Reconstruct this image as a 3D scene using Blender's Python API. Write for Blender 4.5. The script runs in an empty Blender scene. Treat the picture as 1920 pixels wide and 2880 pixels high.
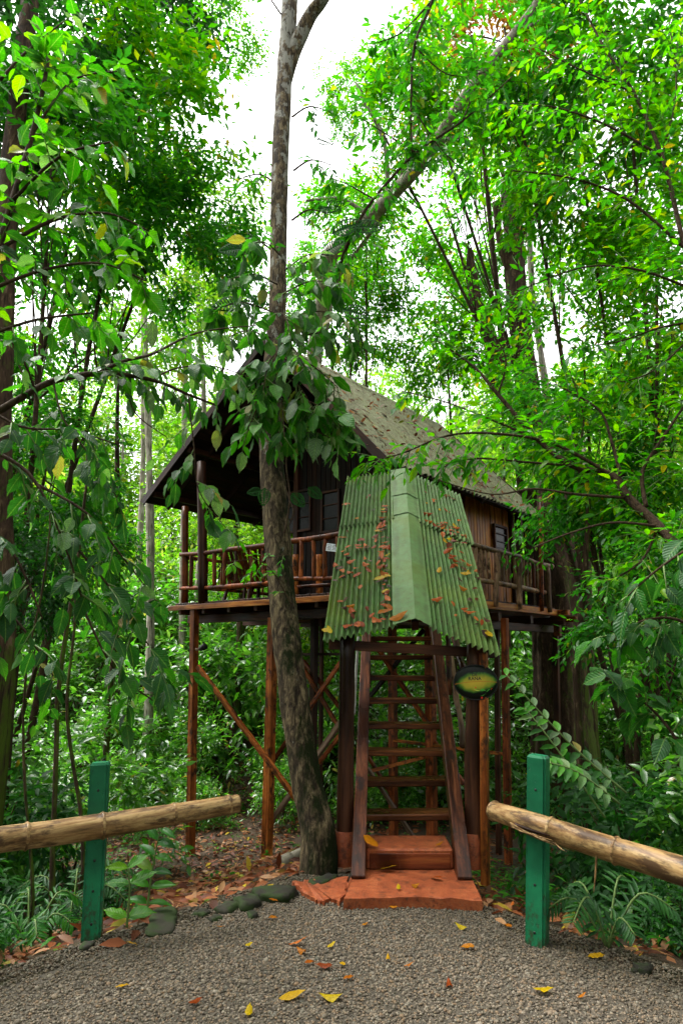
import bpy, bmesh, math, random
import numpy as np
from mathutils import Vector, Matrix, noise as mnoise
R = math.radians
random.seed(11)
scn = bpy.context.scene
COL = scn.collection

# ------------------------------------------------------------------ camera, sky, sun, exposure
F, PITCH, EYE = 1830.0, R(12.0), 1.6
cam_d = bpy.data.cameras.new('camera'); cam = bpy.data.objects.new('camera', cam_d); COL.objects.link(cam)
cam.location = (0, 0, EYE); cam.rotation_euler = (R(90) + PITCH, 0, 0)
cam_d.sensor_fit = 'VERTICAL'; cam_d.sensor_height = 36.0; cam_d.lens = 36.0 * F / 2880.0
cam_d.clip_start = 0.05; cam_d.clip_end = 500
scn.camera = cam
world = bpy.data.worlds.new('World'); scn.world = world; world.use_nodes = True
wn = world.node_tree; wn.nodes.clear()
sky = wn.nodes.new('ShaderNodeTexSky'); sky.sky_type = 'NISHITA'; sky.sun_disc = False
SUN_EL, SUN_ROT = R(62), R(-62)
sky.sun_elevation = SUN_EL; sky.sun_rotation = SUN_ROT; sky.dust_density = 6.0; sky.air_density = 1.0; sky.ozone_density = 1.0
hs = wn.nodes.new('ShaderNodeHueSaturation'); hs.inputs['Saturation'].default_value = 0.05
bg = wn.nodes.new('ShaderNodeBackground'); bg.inputs['Strength'].default_value = 0.15
wo = wn.nodes.new('ShaderNodeOutputWorld')
wn.links.new(sky.outputs[0], hs.inputs['Color']); wn.links.new(hs.outputs[0], bg.inputs['Color']); wn.links.new(bg.outputs[0], wo.inputs[0])
sun_d = bpy.data.lights.new('sun', 'SUN'); sun_d.energy = 1.5; sun_d.angle = R(30); sun_d.color = (1.0, 0.97, 0.9)
sun = bpy.data.objects.new('sun', sun_d); COL.objects.link(sun); sun.location = (0, 0, 30)
sdir = Vector((math.sin(SUN_ROT) * math.cos(SUN_EL), math.cos(SUN_ROT) * math.cos(SUN_EL), math.sin(SUN_EL)))
sun.rotation_euler = sdir.to_track_quat('Z', 'Y').to_euler()
scn.view_settings.view_transform = 'Standard'; scn.view_settings.look = 'None'
scn.view_settings.gamma = 1.0; scn.view_settings.exposure = 2.12
scn.view_settings.use_curve_mapping = False
scn.cycles.max_bounces = 7; scn.cycles.diffuse_bounces = 4; scn.cycles.glossy_bounces = 3
scn.cycles.transmission_bounces = 5; scn.cycles.transparent_max_bounces = 4

# ------------------------------------------------------------------ geometry of the view and of the hut
def ray(px, py):
    a = (px - 960) / F; b = -(py - 1440) / F
    return Vector((a, math.cos(PITCH) - b * math.sin(PITCH), math.sin(PITCH) + b * math.cos(PITCH)))
def at(px, py, Y):
    r = ray(px, py); return Vector((0, 0, EYE)) + r * (Y / r.y)
def px2m(px, Y):                                     # size in metres of px photo pixels at distance Y
    return px * Y * 1.02 / F
TH = R(39.3)
Wd = Vector((math.sin(TH), math.cos(TH), 0)); Ud = Vector((-math.cos(TH), math.sin(TH), 0))
CR = Vector((0.75, 8.776, 0)); DZ = 2.42            # hut corner, deck height
def uw(u, w, z): return CR + Ud * u + Wd * w + Vector((0, 0, z))
def onw(px, py, w):
    r = ray(px, py); o = Vector((0, 0, EYE)); k = (w - (o - CR).dot(Wd)) / r.dot(Wd); return o + r * k
def sm(a, b, x):
    t = min(1, max(0, (x - a) / (b - a))); return t * t * (3 - 2 * t)
def edgeY(X): return 5.15 - 1.05 * max(0.0, abs(X) - 0.35)
def gz(X, Y):
    e = max(2.2, edgeY(X)); d = max(0.0, Y - e)
    side = max(0.0, abs(X) - 2.2)
    z = -0.235 * d if d < 6.8 else -0.235 * 6.8 - 0.02 * min(d - 6.8, 12)
    z = z + 0.46 * min(20.0, max(0.0, Y - 14.5)) * sm(0, 3, Y - 14.5)
    z -= 0.10 * min(side, 3) * (1 if Y < 8 else 0.3)
    if d > 0.05:
        z += 0.05 * min(1, d) * (mnoise.noise(Vector((X * 1.3, Y * 1.3, 0))) + 0.5 * mnoise.noise(Vector((X * 4, Y * 4, 3))))
    return z

# ------------------------------------------------------------------ object helpers
WM = {}
def setup(o, parent=None, wm=None, label=None, cat=None, group=None, kind=None):
    COL.objects.link(o); wm = wm if wm is not None else Matrix.Identity(4)
    WM[o.name] = wm
    if parent is not None:
        o.parent = parent; o.matrix_basis = WM[parent.name].inverted() @ wm
    else: o.matrix_basis = wm
    for k, v in (('label', label), ('category', cat), ('group', group), ('kind', kind)):
        if v: o[k] = v
    return o
def empty(name, loc, label=None, cat=None, group=None, parent=None):
    o = bpy.data.objects.new(name, None); o.empty_display_size = 0.1
    return setup(o, parent, Matrix.Translation(loc), label, cat, group)
def add(name, me, mat=None, parent=None, wm=None, **kw):
    if mat is not None and not me.materials: me.materials.append(mat)
    return setup(bpy.data.objects.new(name, me), parent, wm, **kw)
def fast_mesh(name, V, T, smooth=True, attr=None):
    me = bpy.data.meshes.new(name); V = np.asarray(V, np.float32); T = np.asarray(T, np.int32); k = T.shape[1]
    me.vertices.add(len(V)); me.vertices.foreach_set('co', V.ravel())
    me.loops.add(T.size); me.loops.foreach_set('vertex_index', T.ravel())
    me.polygons.add(len(T)); me.polygons.foreach_set('loop_start', np.arange(0, T.size, k, dtype=np.int32))
    me.polygons.foreach_set('loop_total', np.full(len(T), k, np.int32))
    me.polygons.foreach_set('use_smooth', np.full(len(T), smooth, bool))
    me.update(calc_edges=True); return me
def bm_mesh(bm, name='mesh', smooth=False):
    me = bpy.data.meshes.new(name); bm.to_mesh(me); bm.free()
    if smooth: me.polygons.foreach_set('use_smooth', [True] * len(me.polygons))
    return me
_bc = {}
def box_mesh(sx, sy, sz, bev=0.004):
    key = (round(sx, 4), round(sy, 4), round(sz, 4), bev)
    bm = bmesh.new(); bmesh.ops.create_cube(bm, size=1)
    for v in bm.verts: v.co = Vector((v.co.x * sx, v.co.y * sy, v.co.z * sz))
    if bev: bmesh.ops.bevel(bm, geom=bm.edges[:], offset=min(bev, 0.3 * min(sx, sy, sz)), segments=1, affect='EDGES')
    return bm_mesh(bm, 'box')
def frame_mat(p0, p1, up=Vector((0, 0, 1))):
    z = (p1 - p0).normalized(); u = up
    if abs(z.dot(u)) > 0.97: u = Wd
    x = u.cross(z).normalized(); y = z.cross(x)
    m = Matrix((x, y, z)).transposed().to_4x4(); m.translation = (p0 + p1) / 2; return m
def bar(name, p0, p1, w, h, mat, parent, up=Vector((0, 0, 1)), bev=0.004, **kw):
    """board from p0 to p1; w across, h along `up`; local z is the grain"""
    p0, p1 = Vector(p0), Vector(p1)
    return add(name, box_mesh(w, h, (p1 - p0).length, bev), mat, parent, frame_mat(p0, p1, up), **kw)
def tube_arrays(pts, rad, n=8, cap=True):
    P = [Vector(p) for p in pts]; V = []; T = []
    x = None
    for i, p in enumerate(P):
        d = (P[min(i + 1, len(P) - 1)] - P[max(i - 1, 0)]).normalized()
        if x is None:
            a = Vector((0, 0, 1)) if abs(d.z) < 0.9 else Vector((1, 0, 0)); x = a.cross(d).normalized()
        else: x = (x - d * x.dot(d)).normalized()
        y = d.cross(x); r = rad[i] if hasattr(rad, '__len__') else rad
        for k in range(n):
            t = 2 * math.pi * k / n; V.append(p + (x * math.cos(t) + y * math.sin(t)) * r)
    for i in range(len(P) - 1):
        for k in range(n):
            a, b = i * n + k, i * n + (k + 1) % n; T.append((a, b, b + n)); T.append((a, b + n, a + n))
    if cap:
        for e, s in ((0, 1), (len(P) - 1, 0)):
            c = len(V); V.append(P[e])
            for k in range(n):
                a, b = e * n + k, e * n + (k + 1) % n; T.append((c, b, a) if s else (c, a, b))
    return V, T
def smooth_path(pts, sub=5):
    P = [Vector(p) for p in pts]; out = []
    for i in range(len(P) - 1):
        p0, p1, p2, p3 = P[max(i - 1, 0)], P[i], P[i + 1], P[min(i + 2, len(P) - 1)]
        for k in range(sub):
            t = k / sub
            out.append(0.5 * ((2 * p1) + (p2 - p0) * t + (2 * p0 - 5 * p1 + 4 * p2 - p3) * t * t + (3 * p1 - p0 - 3 * p2 + p3) * t ** 3))
    out.append(P[-1]); return out
def lerp_list(vals, n):
    return list(np.interp(np.linspace(0, len(vals) - 1, n), range(len(vals)), vals))
def tube_mesh(pts, rad, n=8, wob=0.0, seed=0, sub=4):
    P = smooth_path(pts, sub) if len(pts) > 2 or wob else [Vector(p) for p in pts]
    if wob and len(pts) == 2:
        a, b = Vector(pts[0]), Vector(pts[1]); P = [a.lerp(b, i / 7) for i in range(8)]
    rr = lerp_list(rad, len(P)) if hasattr(rad, '__len__') else [rad] * len(P)
    if wob:
        for i, p in enumerate(P):
            q = Vector((seed * 1.7, i * 0.55, 0.3)); o = Vector((mnoise.noise(q), mnoise.noise(q + Vector((9, 0, 0))), 0)) * wob
            P[i] = p + o; rr[i] *= 1 + 4 * mnoise.noise(q * 2.1 + Vector((0, 0, 7))) * min(wob, 0.02) / 0.02 * 0.08
    V, T = tube_arrays(P, rr, n); return fast_mesh('tube', V, T)
def local_mesh(me, o):                                # shift vertices so the origin sits at o
    me.transform(Matrix.Translation(-Vector(o))); return me
def pole(name, p0, p1, r, mat, parent, wob=0.008, n=8, **kw):
    p0, p1 = Vector(p0), Vector(p1); m = frame_mat(p0, p1); L = (p1 - p0).length; s = random.random() * 50
    me = tube_mesh([(0, 0, -L / 2), (0, 0, L / 2)], r, n, wob, s)
    return add(name, me, mat, parent, m, **kw)

# ------------------------------------------------------------------ materials
SPEC = 0.14
def nt(name):
    m = bpy.data.materials.new(name); m.use_nodes = True; t = m.node_tree; t.nodes.clear()
    o = t.nodes.new('ShaderNodeOutputMaterial'); b = t.nodes.new('ShaderNodeBsdfPrincipled')
    b.inputs['Specular IOR Level'].default_value = SPEC
    t.links.new(b.outputs[0], o.inputs[0]); return m, t, b, o
def N(t, k, **kw):
    n = t.nodes.new(k)
    for a, v in kw.items(): setattr(n, a, v)
    return n
def ramp(t, stops, fac):
    r = N(t, 'ShaderNodeValToRGB'); e = r.color_ramp.elements
    while len(e) < len(stops): e.new(0.5)
    for q, (p, c) in zip(e, stops): q.position = p; q.color = (*c, 1)
    if fac is not None: t.links.new(fac, r.inputs[0])
    return r.outputs[0]
def noise_n(t, vec, scale, detail=4, rough=0.55, dist=0.0):
    n = N(t, 'ShaderNodeTexNoise'); n.inputs['Scale'].default_value = scale; n.inputs['Detail'].default_value = detail
    n.inputs['Roughness'].default_value = rough; n.inputs['Distortion'].default_value = dist
    if vec is not None: t.links.new(vec, n.inputs['Vector'])
    return n.outputs['Fac']
def mapping(t, scale, src='Object'):
    tc = N(t, 'ShaderNodeTexCoord'); mp = N(t, 'ShaderNodeMapping'); mp.inputs['Scale'].default_value = scale
    t.links.new(tc.outputs[src], mp.inputs['Vector']); return mp.outputs[0]
def mixc(t, fac, a, b, mode='MIX'):
    m = N(t, 'ShaderNodeMix', data_type='RGBA', blend_type=mode)
    for s, v in ((0, fac), (6, a), (7, b)):
        if hasattr(v, 'is_output'): t.links.new(v, m.inputs[s])
        else: m.inputs[s].default_value = v if s == 0 else (*v, 1)
    return m.outputs[2]
def math_n(t, op, a, b=0.0):
    m = N(t, 'ShaderNodeMath', operation=op)
    for i, v in enumerate((a, b)):
        if hasattr(v, 'is_output'): t.links.new(v, m.inputs[i])
        else: m.inputs[i].default_value = v
    return m.outputs[0]
def bump(t, b, h, strength=0.4, dist=0.01):
    n = N(t, 'ShaderNodeBump'); n.inputs['Strength'].default_value = strength; n.inputs['Distance'].default_value = dist
    t.links.new(h, n.inputs['Height']); t.links.new(n.outputs[0], b.inputs['Normal'])
def rnd(t):
    oi = N(t, 'ShaderNodeObjectInfo'); return oi.outputs['Random']
def isl(t):
    g = N(t, 'ShaderNodeNewGeometry'); oi = N(t, 'ShaderNodeObjectInfo')
    return math_n(t, 'FRACT', math_n(t, 'ADD', g.outputs['Random Per Island'], oi.outputs['Random']))
def offset_vec(t, vec):                                # shift texture per object so boards differ
    v = N(t, 'ShaderNodeVectorMath', operation='ADD'); c = N(t, 'ShaderNodeCombineXYZ')
    r = rnd(t); q = math_n(t, 'MULTIPLY', r, 37.0)
    for i in range(3): t.links.new(q, c.inputs[i])
    t.links.new(vec, v.inputs[0]); t.links.new(c.outputs[0], v.inputs[1]); return v.outputs[0]
def wood(name, dark, mid, light, rough=0.5, grain=(26, 26, 1.6), var=0.35, grime=None):
    m, t, b, o = nt(name)
    v = offset_vec(t, mapping(t, grain)); f = noise_n(t, v, 1.0, 6, 0.65, 0.5)
    c = ramp(t, [(0.32, dark), (0.5, mid), (0.68, light)], f)
    v2 = offset_vec(t, mapping(t, (3, 3, 1.2))); f2 = noise_n(t, v2, 1.0, 4)
    c = mixc(t, ramp(t, [(0.35, (0.9,) * 3), (0.62, (0.0,) * 3)], f2), c, tuple(x * 0.35 for x in dark))
    hv = N(t, 'ShaderNodeHueSaturation'); t.links.new(c, hv.inputs['Color'])
    t.links.new(math_n(t, 'ADD', math_n(t, 'MULTIPLY', rnd(t), 2 * var), 1 - var), hv.inputs['Value'])
    c = hv.outputs[0]
    if grime:
        g = noise_n(t, offset_vec(t, mapping(t, (9, 9, 5))), 1.0, 5, 0.7)
        c = mixc(t, ramp(t, [(0.5, (0, 0, 0)), (0.62, (1, 1, 1))], g), c, grime)
    t.links.new(c, b.inputs['Base Color'])
    t.links.new(ramp(t, [(0.3, (rough - 0.15,) * 3), (0.7, (rough + 0.2,) * 3)], f2), b.inputs['Roughness'])
    bump(t, b, f, 0.5, 0.004); return m
M = {}
M['red_wood'] = wood('red_wood', (0.06, 0.014, 0.005), (0.21, 0.047, 0.011), (0.38, 0.11, 0.028), 0.35, grime=(0.018, 0.008, 0.005))
M['orange_wood'] = wood('orange_wood', (0.14, 0.032, 0.008), (0.42, 0.115, 0.020), (0.62, 0.24, 0.055), 0.4, grime=(0.03, 0.012, 0.006))
M['dark_wood'] = wood('dark_wood', (0.016, 0.006, 0.003), (0.048, 0.017, 0.008), (0.10, 0.036, 0.016), 0.4)
M['wall_wood'] = wood('wall_wood', (0.07, 0.018, 0.006), (0.18, 0.048, 0.014), (0.30, 0.09, 0.028), 0.5)
M['stair_wood'] = wood('stair_wood', (0.028, 0.009, 0.005), (0.11, 0.032, 0.013), (0.25, 0.085, 0.034), 0.34, grain=(30, 30, 2.5), grime=(0.02, 0.010, 0.007))
M['tread_wood'] = wood('tread_wood', (0.02, 0.007, 0.003), (0.085, 0.026, 0.008), (0.20, 0.066, 0.018), 0.28, grain=(26, 26, 2.0))
M['varnished_wood'] = wood('varnished_wood', (0.20, 0.055, 0.012), (0.55, 0.19, 0.035), (0.78, 0.38, 0.10), 0.35, var=.2)
M['shade_wood'] = wood('shade_wood', (0.006, 0.003, 0.002), (0.017, 0.007, 0.004), (0.03, 0.011, 0.006), 0.6)  # front wall planks: porch shadow put into the wood colour
M['grey_pole'] = wood('grey_pole', (0.12, 0.06, 0.032), (0.32, 0.18, 0.10), (0.55, 0.37, 0.24), 0.5, grain=(40, 40, 3), grime=(0.06, 0.03, 0.02))
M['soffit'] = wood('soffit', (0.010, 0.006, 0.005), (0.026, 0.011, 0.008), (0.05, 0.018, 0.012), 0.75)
M['pale_wood'] = wood('pale_wood', (0.07, 0.04, 0.025), (0.15, 0.09, 0.06), (0.26, 0.18, 0.13), 0.5)

def bamboo():
    m, t, b, o = nt('bamboo')
    f = noise_n(t, offset_vec(t, mapping(t, (30, 30, 2.2))), 1.0, 6, 0.7, 0.3)
    c = ramp(t, [(0.28, (0.035, 0.018, 0.007)), (0.43, (0.15, 0.080, 0.030)), (0.58, (0.27, 0.175, 0.075)), (0.8, (0.38, 0.28, 0.15))], f)
    g = noise_n(t, offset_vec(t, mapping(t, (14, 14, 4))), 1.0, 5, 0.75)
    c = mixc(t, ramp(t, [(0.48, (0, 0, 0)), (0.60, (0.9, 0.9, 0.9))], g), c, (0.035, 0.018, 0.009))
    t.links.new(c, b.inputs['Base Color']); b.inputs['Roughness'].default_value = 0.42; bump(t, b, f, 0.5, 0.003); return m
M['bamboo'] = bamboo()
def green_paint():
    m, t, b, o = nt('green_post_paint')
    f = noise_n(t, mapping(t, (45, 45, 45)), 1.0, 5, 0.7); g = noise_n(t, mapping(t, (5, 5, 5)), 1.0, 4)
    c = ramp(t, [(0.3, (0.006, 0.068, 0.031)), (0.7, (0.012, 0.145, 0.062))], g)
    c = mixc(t, ramp(t, [(0.28, (1, 1, 1)), (0.34, (0, 0, 0))], f), c, (0.01, 0.014, 0.009))
    gp = N(t, 'ShaderNodeNewGeometry'); gs_ = N(t, 'ShaderNodeSeparateXYZ'); t.links.new(gp.outputs['Position'], gs_.inputs[0]); ch = noise_n(t, mapping(t, (16, 16, 9)), 1.0, 6, .75)
    mud = math_n(t, 'SUBTRACT', ch, math_n(t, 'MULTIPLY', gs_.outputs[2], .55)); c = mixc(t, ramp(t, [(.42, (0, 0, 0)), (.52, (.8,) * 3)], mud), c, (.03, .022, .012))
    c = mixc(t, ramp(t, [(.70, (0, 0, 0)), (.72, (.8,) * 3)], ch), c, (.08, .10, .08))
    t.links.new(c, b.inputs['Base Color']); b.inputs['Roughness'].default_value = 0.38
    bump(t, b, ramp(t, [(0.28, (0, 0, 0)), (0.42, (1, 1, 1))], f), 0.6, 0.004); return m
M['green_paint'] = green_paint()
def metal(name, c0, c1, moss, gr=0.45, gcol=(0.10, 0.075, 0.045)):
    m, t, b, o = nt(name)
    g = noise_n(t, mapping(t, (2.2, 2.2, 2.2), 'Object'), 1.0, 5, 0.6); h = noise_n(t, mapping(t, (14, 14, 3)), 1.0, 6, 0.75)
    c = ramp(t, [(0.3, c0), (0.7, c1)], g)
    c = mixc(t, ramp(t, [(0.45, (0, 0, 0)), (0.66, (gr,) * 3)], h), c, gcol); h2 = noise_n(t, mapping(t, (34, 34, 2.2)), 1.0, 4, .6); c = mixc(t, ramp(t, [(0.52, (0, 0, 0)), (0.66, (gr * .8,) * 3)], h2), c, tuple(x * .6 for x in gcol))
    k = noise_n(t, mapping(t, (1.3, 1.3, 1.3)), 1.0, 3); c = mixc(t, ramp(t, [(0.50, (0, 0, 0)), (0.75, (0.7,) * 3)], k), c, moss)
    s = noise_n(t, mapping(t, (60, 60, 60)), 1.0, 3); c = mixc(t, ramp(t, [(0.66, (0, 0, 0)), (0.72, (0.6,) * 3)], s), c, (0.03, 0.025, 0.015))
    va = N(t, 'ShaderNodeAttribute'); va.attribute_name = 'valley_shade'; dn_ = math_n(t, 'MULTIPLY', va.outputs['Fac'], noise_n(t, mapping(t, (3, 3, 3)), 1.0, 5, .7))
    c = mixc(t, ramp(t, [((0.18 if name == 'roof_metal' else .34), (0, 0, 0)), ((0.42 if name == 'roof_metal' else .55), ((0.8 if name == 'roof_metal' else .4),) * 3)], dn_), c, (0.03, 0.026, 0.014))  # valley shade put into the colour to bring out the ribs, broken by noise
    t.links.new(c, b.inputs['Base Color']); t.links.new(ramp(t, [(0.3, (0.42,) * 3), (0.7, (0.7,) * 3)], h), b.inputs['Roughness'])
    b.inputs['Specular IOR Level'].default_value = 0.10
    bump(t, b, h, 0.15, 0.004); return m
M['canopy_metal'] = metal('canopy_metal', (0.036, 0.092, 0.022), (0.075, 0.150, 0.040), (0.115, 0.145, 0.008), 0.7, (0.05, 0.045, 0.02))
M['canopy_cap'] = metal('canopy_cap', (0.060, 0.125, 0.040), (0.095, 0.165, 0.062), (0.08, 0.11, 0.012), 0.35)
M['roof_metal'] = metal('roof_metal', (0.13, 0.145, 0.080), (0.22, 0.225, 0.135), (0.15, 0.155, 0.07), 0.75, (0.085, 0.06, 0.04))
def plain(name, col, rough=0.6, metallic=0.0, nscale=30, var=0.25):
    m, t, b, o = nt(name); f = noise_n(t, mapping(t, (nscale,) * 3), 1.0, 5)
    t.links.new(ramp(t, [(0.3, tuple(x * (1 - var) for x in col)), (0.7, tuple(min(1, x * (1 + var)) for x in col))], f), b.inputs['Base Color'])
    b.inputs['Roughness'].default_value = rough; b.inputs['Metallic'].default_value = metallic; bump(t, b, f, 0.3, 0.003); return m
M['black'] = plain('black_plastic', (0.015, 0.015, 0.015), 0.4)
M['pvc'] = plain('pvc', (0.17, 0.15, 0.11), 0.45, nscale=14)
M['rope'] = plain('rope', (0.42, 0.42, 0.40), 0.6)
M['paper'] = plain('paper', (0.62, 0.66, 0.70), 0.7)
M['ink'] = plain('ink', (0.02, 0.02, 0.025), 0.6)
M['pane'] = plain('window_glass', (0.006, 0.007, 0.007), 0.25)
M['steel'] = plain('steel', (0.35, 0.35, 0.36), 0.35, 0.9)
def orange_concrete():
    m, t, b, o = nt('orange_concrete'); v = mapping(t, (1, 1, 1))
    f = noise_n(t, v, 7.0, 7, 0.78, .6); h = noise_n(t, v, 90.0, 4, 0.7)
    c = ramp(t, [(0.30, (0.11, 0.026, 0.010)), (0.50, (0.22, 0.050, 0.017)), (0.72, (0.34, 0.105, 0.038))], f)
    c = mixc(t, ramp(t, [(0.5, (0, 0, 0)), (0.62, (0.55,) * 3)], h), c, (0.15, 0.06, 0.034))
    k = noise_n(t, v, 13.0, 6, 0.8); c = mixc(t, ramp(t, [(0.53, (0, 0, 0)), (0.63, (0.75,) * 3)], k), c, (0.05, 0.018, 0.010))
    t.links.new(c, b.inputs['Base Color']); b.inputs['Roughness'].default_value = 0.45; bump(t, b, h, 0.8, 0.006); return m
M['riser_wood'] = wood('riser_wood', (0.05, 0.010, 0.004), (0.15, 0.032, 0.010), (0.24, 0.065, 0.018), 0.3, grain=(1.6, 26, 26))
M['orange_concrete'] = orange_concrete()
def ground_mat():
    m, t, b, o = nt('forest_soil'); v = mapping(t, (1, 1, 1))
    f = noise_n(t, v, 2.0, 6, 0.7); h = noise_n(t, v, 40.0, 5, 0.7)
    c = ramp(t, [(0.3, (0.022, 0.014, 0.008)), (0.7, (0.065, 0.042, 0.026))], h)
    c = mixc(t, ramp(t, [(0.5, (0, 0, 0)), (0.65, (0.6,) * 3)], f), c, (0.03, 0.04, 0.012))
    t.links.new(c, b.inputs['Base Color']); b.inputs['Roughness'].default_value = 0.85; bump(t, b, h, 1.0, 0.02); return m
M['soil'] = ground_mat()
def gravel_base():
    m, t, b, o = nt('gravel_bed'); v = mapping(t, (1, 1, 1))
    w = N(t, 'ShaderNodeTexVoronoi'); w.inputs['Scale'].default_value = 55; t.links.new(v, w.inputs['Vector'])
    c = ramp(t, [(0, (0.022, 0.018, 0.013)), (1, (0.07, 0.058, 0.043))], w.outputs['Color'])
    t.links.new(c, b.inputs['Base Color']); b.inputs['Roughness'].default_value = 0.8; return m
M['gravel_bed'] = gravel_base()
def stone_mat(name, stops, mossy=0.0, rough=0.6):
    m, t, b, o = nt(name); c = ramp(t, stops, isl(t))
    f = noise_n(t, mapping(t, (70,) * 3), 1.0, 4); c = mixc(t, 0.35, c, ramp(t, [(0.3, (0.04, 0.035, 0.03)), (0.7, (0.5, 0.47, 0.42))], f), 'OVERLAY')
    if name == 'gravel_stones':                         # moss and dirt along the verges, with shadowing there put into the colour
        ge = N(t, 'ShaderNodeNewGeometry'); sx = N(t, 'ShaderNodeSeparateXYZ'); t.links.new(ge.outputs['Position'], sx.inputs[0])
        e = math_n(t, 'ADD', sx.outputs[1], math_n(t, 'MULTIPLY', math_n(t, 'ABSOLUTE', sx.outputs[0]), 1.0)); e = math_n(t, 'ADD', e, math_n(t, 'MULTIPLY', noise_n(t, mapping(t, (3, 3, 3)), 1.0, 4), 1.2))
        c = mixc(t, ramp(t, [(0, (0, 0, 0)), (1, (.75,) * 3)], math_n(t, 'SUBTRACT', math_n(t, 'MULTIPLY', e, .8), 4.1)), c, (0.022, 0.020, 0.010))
    if mossy:
        g = noise_n(t, mapping(t, (9,) * 3), 1.0, 4); c = mixc(t, ramp(t, [(0.42, (0, 0, 0)), (0.55, (mossy,) * 3)], g), c, (0.016, 0.030, 0.006))
    t.links.new(c, b.inputs['Base Color']); b.inputs['Roughness'].default_value = rough; bump(t, b, f, 0.3, 0.003); return m
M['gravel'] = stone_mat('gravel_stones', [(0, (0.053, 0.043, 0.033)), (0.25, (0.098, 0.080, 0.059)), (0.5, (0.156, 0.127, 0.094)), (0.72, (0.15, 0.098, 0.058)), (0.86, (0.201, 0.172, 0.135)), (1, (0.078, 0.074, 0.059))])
M['mossy_stone'] = stone_mat('mossy_stone', [(0, (0.012, 0.011, 0.008)), (1, (0.03, 0.028, 0.02))], 0.8, .85)
def bark(name, stops, moss, mossamt, scale=(9, 9, 3), patch=None):
    m, t, b, o = nt(name); v = mapping(t, scale)
    f = noise_n(t, v, 1.0, 8, 0.7, 0.6); c = ramp(t, stops, f)
    if patch:
        g = noise_n(t, mapping(t, (9, 9, 5)), 1.0, 6, 0.7); g0 = N(t, 'ShaderNodeNewGeometry'); s0 = N(t, 'ShaderNodeSeparateXYZ'); t.links.new(g0.outputs['Position'], s0.inputs[0]); zb = math_n(t, 'ADD', g, math_n(t, 'MULTIPLY', math_n(t, 'MINIMUM', s0.outputs[2], 9.0), .022)); c = mixc(t, ramp(t, [(0.68, (0, 0, 0)), (0.72, (1, 1, 1))], zb), c, patch)
    tc = N(t, 'ShaderNodeTexCoord'); sx = N(t, 'ShaderNodeSeparateXYZ'); ge = N(t, 'ShaderNodeNewGeometry'); sp = N(t, 'ShaderNodeSeparateXYZ')
    t.links.new(ge.outputs['Normal'], sx.inputs[0]); t.links.new(ge.outputs['Position'], sp.inputs[0])
    k = noise_n(t, mapping(t, (5, 5, 2.2)), 1.0, 6, 0.75)
    k = math_n(t, 'ADD', k, math_n(t, 'MULTIPLY', sx.outputs[0], 0.10))
    k = math_n(t, 'SUBTRACT', k, math_n(t, 'MULTIPLY', sp.outputs[2], 0.030))
    c = mixc(t, ramp(t, [(0.62 - mossamt, (0, 0, 0)), (0.74 - mossamt, (1, 1, 1))], k), c, moss)
    cr = noise_n(t, mapping(t, (40, 40, 2.0)), 1.0, 3, 0.6); c = mixc(t, ramp(t, [(0.36, (0.9,) * 3), (0.43, (0, 0, 0))], cr), c, (0.015, 0.01, 0.006))
    t.links.new(c, b.inputs['Base Color']); b.inputs['Roughness'].default_value = 0.85; b.inputs['Specular IOR Level'].default_value = .1; bump(t, b, f, 1.0, 0.03); return m
M['trunk_bark'] = bark('trunk_bark', [(0.34, (0.008, 0.006, 0.004)), (0.46, (0.04, 0.029, 0.018)), (0.58, (0.12, 0.090, 0.050)), (0.70, (0.25, 0.20, 0.12))], (0.007, 0.011, 0.002), 0.19, (22, 22, 8), patch=(0.20, 0.195, 0.165))
M['moss_bark'] = bark('moss_bark', [(0.3, (0.010, 0.007, 0.005)), (0.55, (0.05, 0.03, 0.018)), (0.75, (0.20, 0.14, 0.08))], (0.045, 0.07, 0.008), 0.14, (10, 10, 3))
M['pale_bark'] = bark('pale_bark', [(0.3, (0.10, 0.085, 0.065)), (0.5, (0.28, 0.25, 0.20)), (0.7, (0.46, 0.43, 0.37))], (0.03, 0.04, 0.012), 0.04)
M['brown_twig'] = bark('brown_twig', [(0.3, (0.018, 0.011, 0.007)), (0.6, (0.06, 0.038, 0.022)), (0.8, (0.11, 0.08, 0.05))], (0.02, 0.027, 0.008), 0.03, (20, 20, 20))
M['green_stem'] = plain('green_stem', (0.09, 0.14, 0.04), 0.5)
LP = {}
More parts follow.
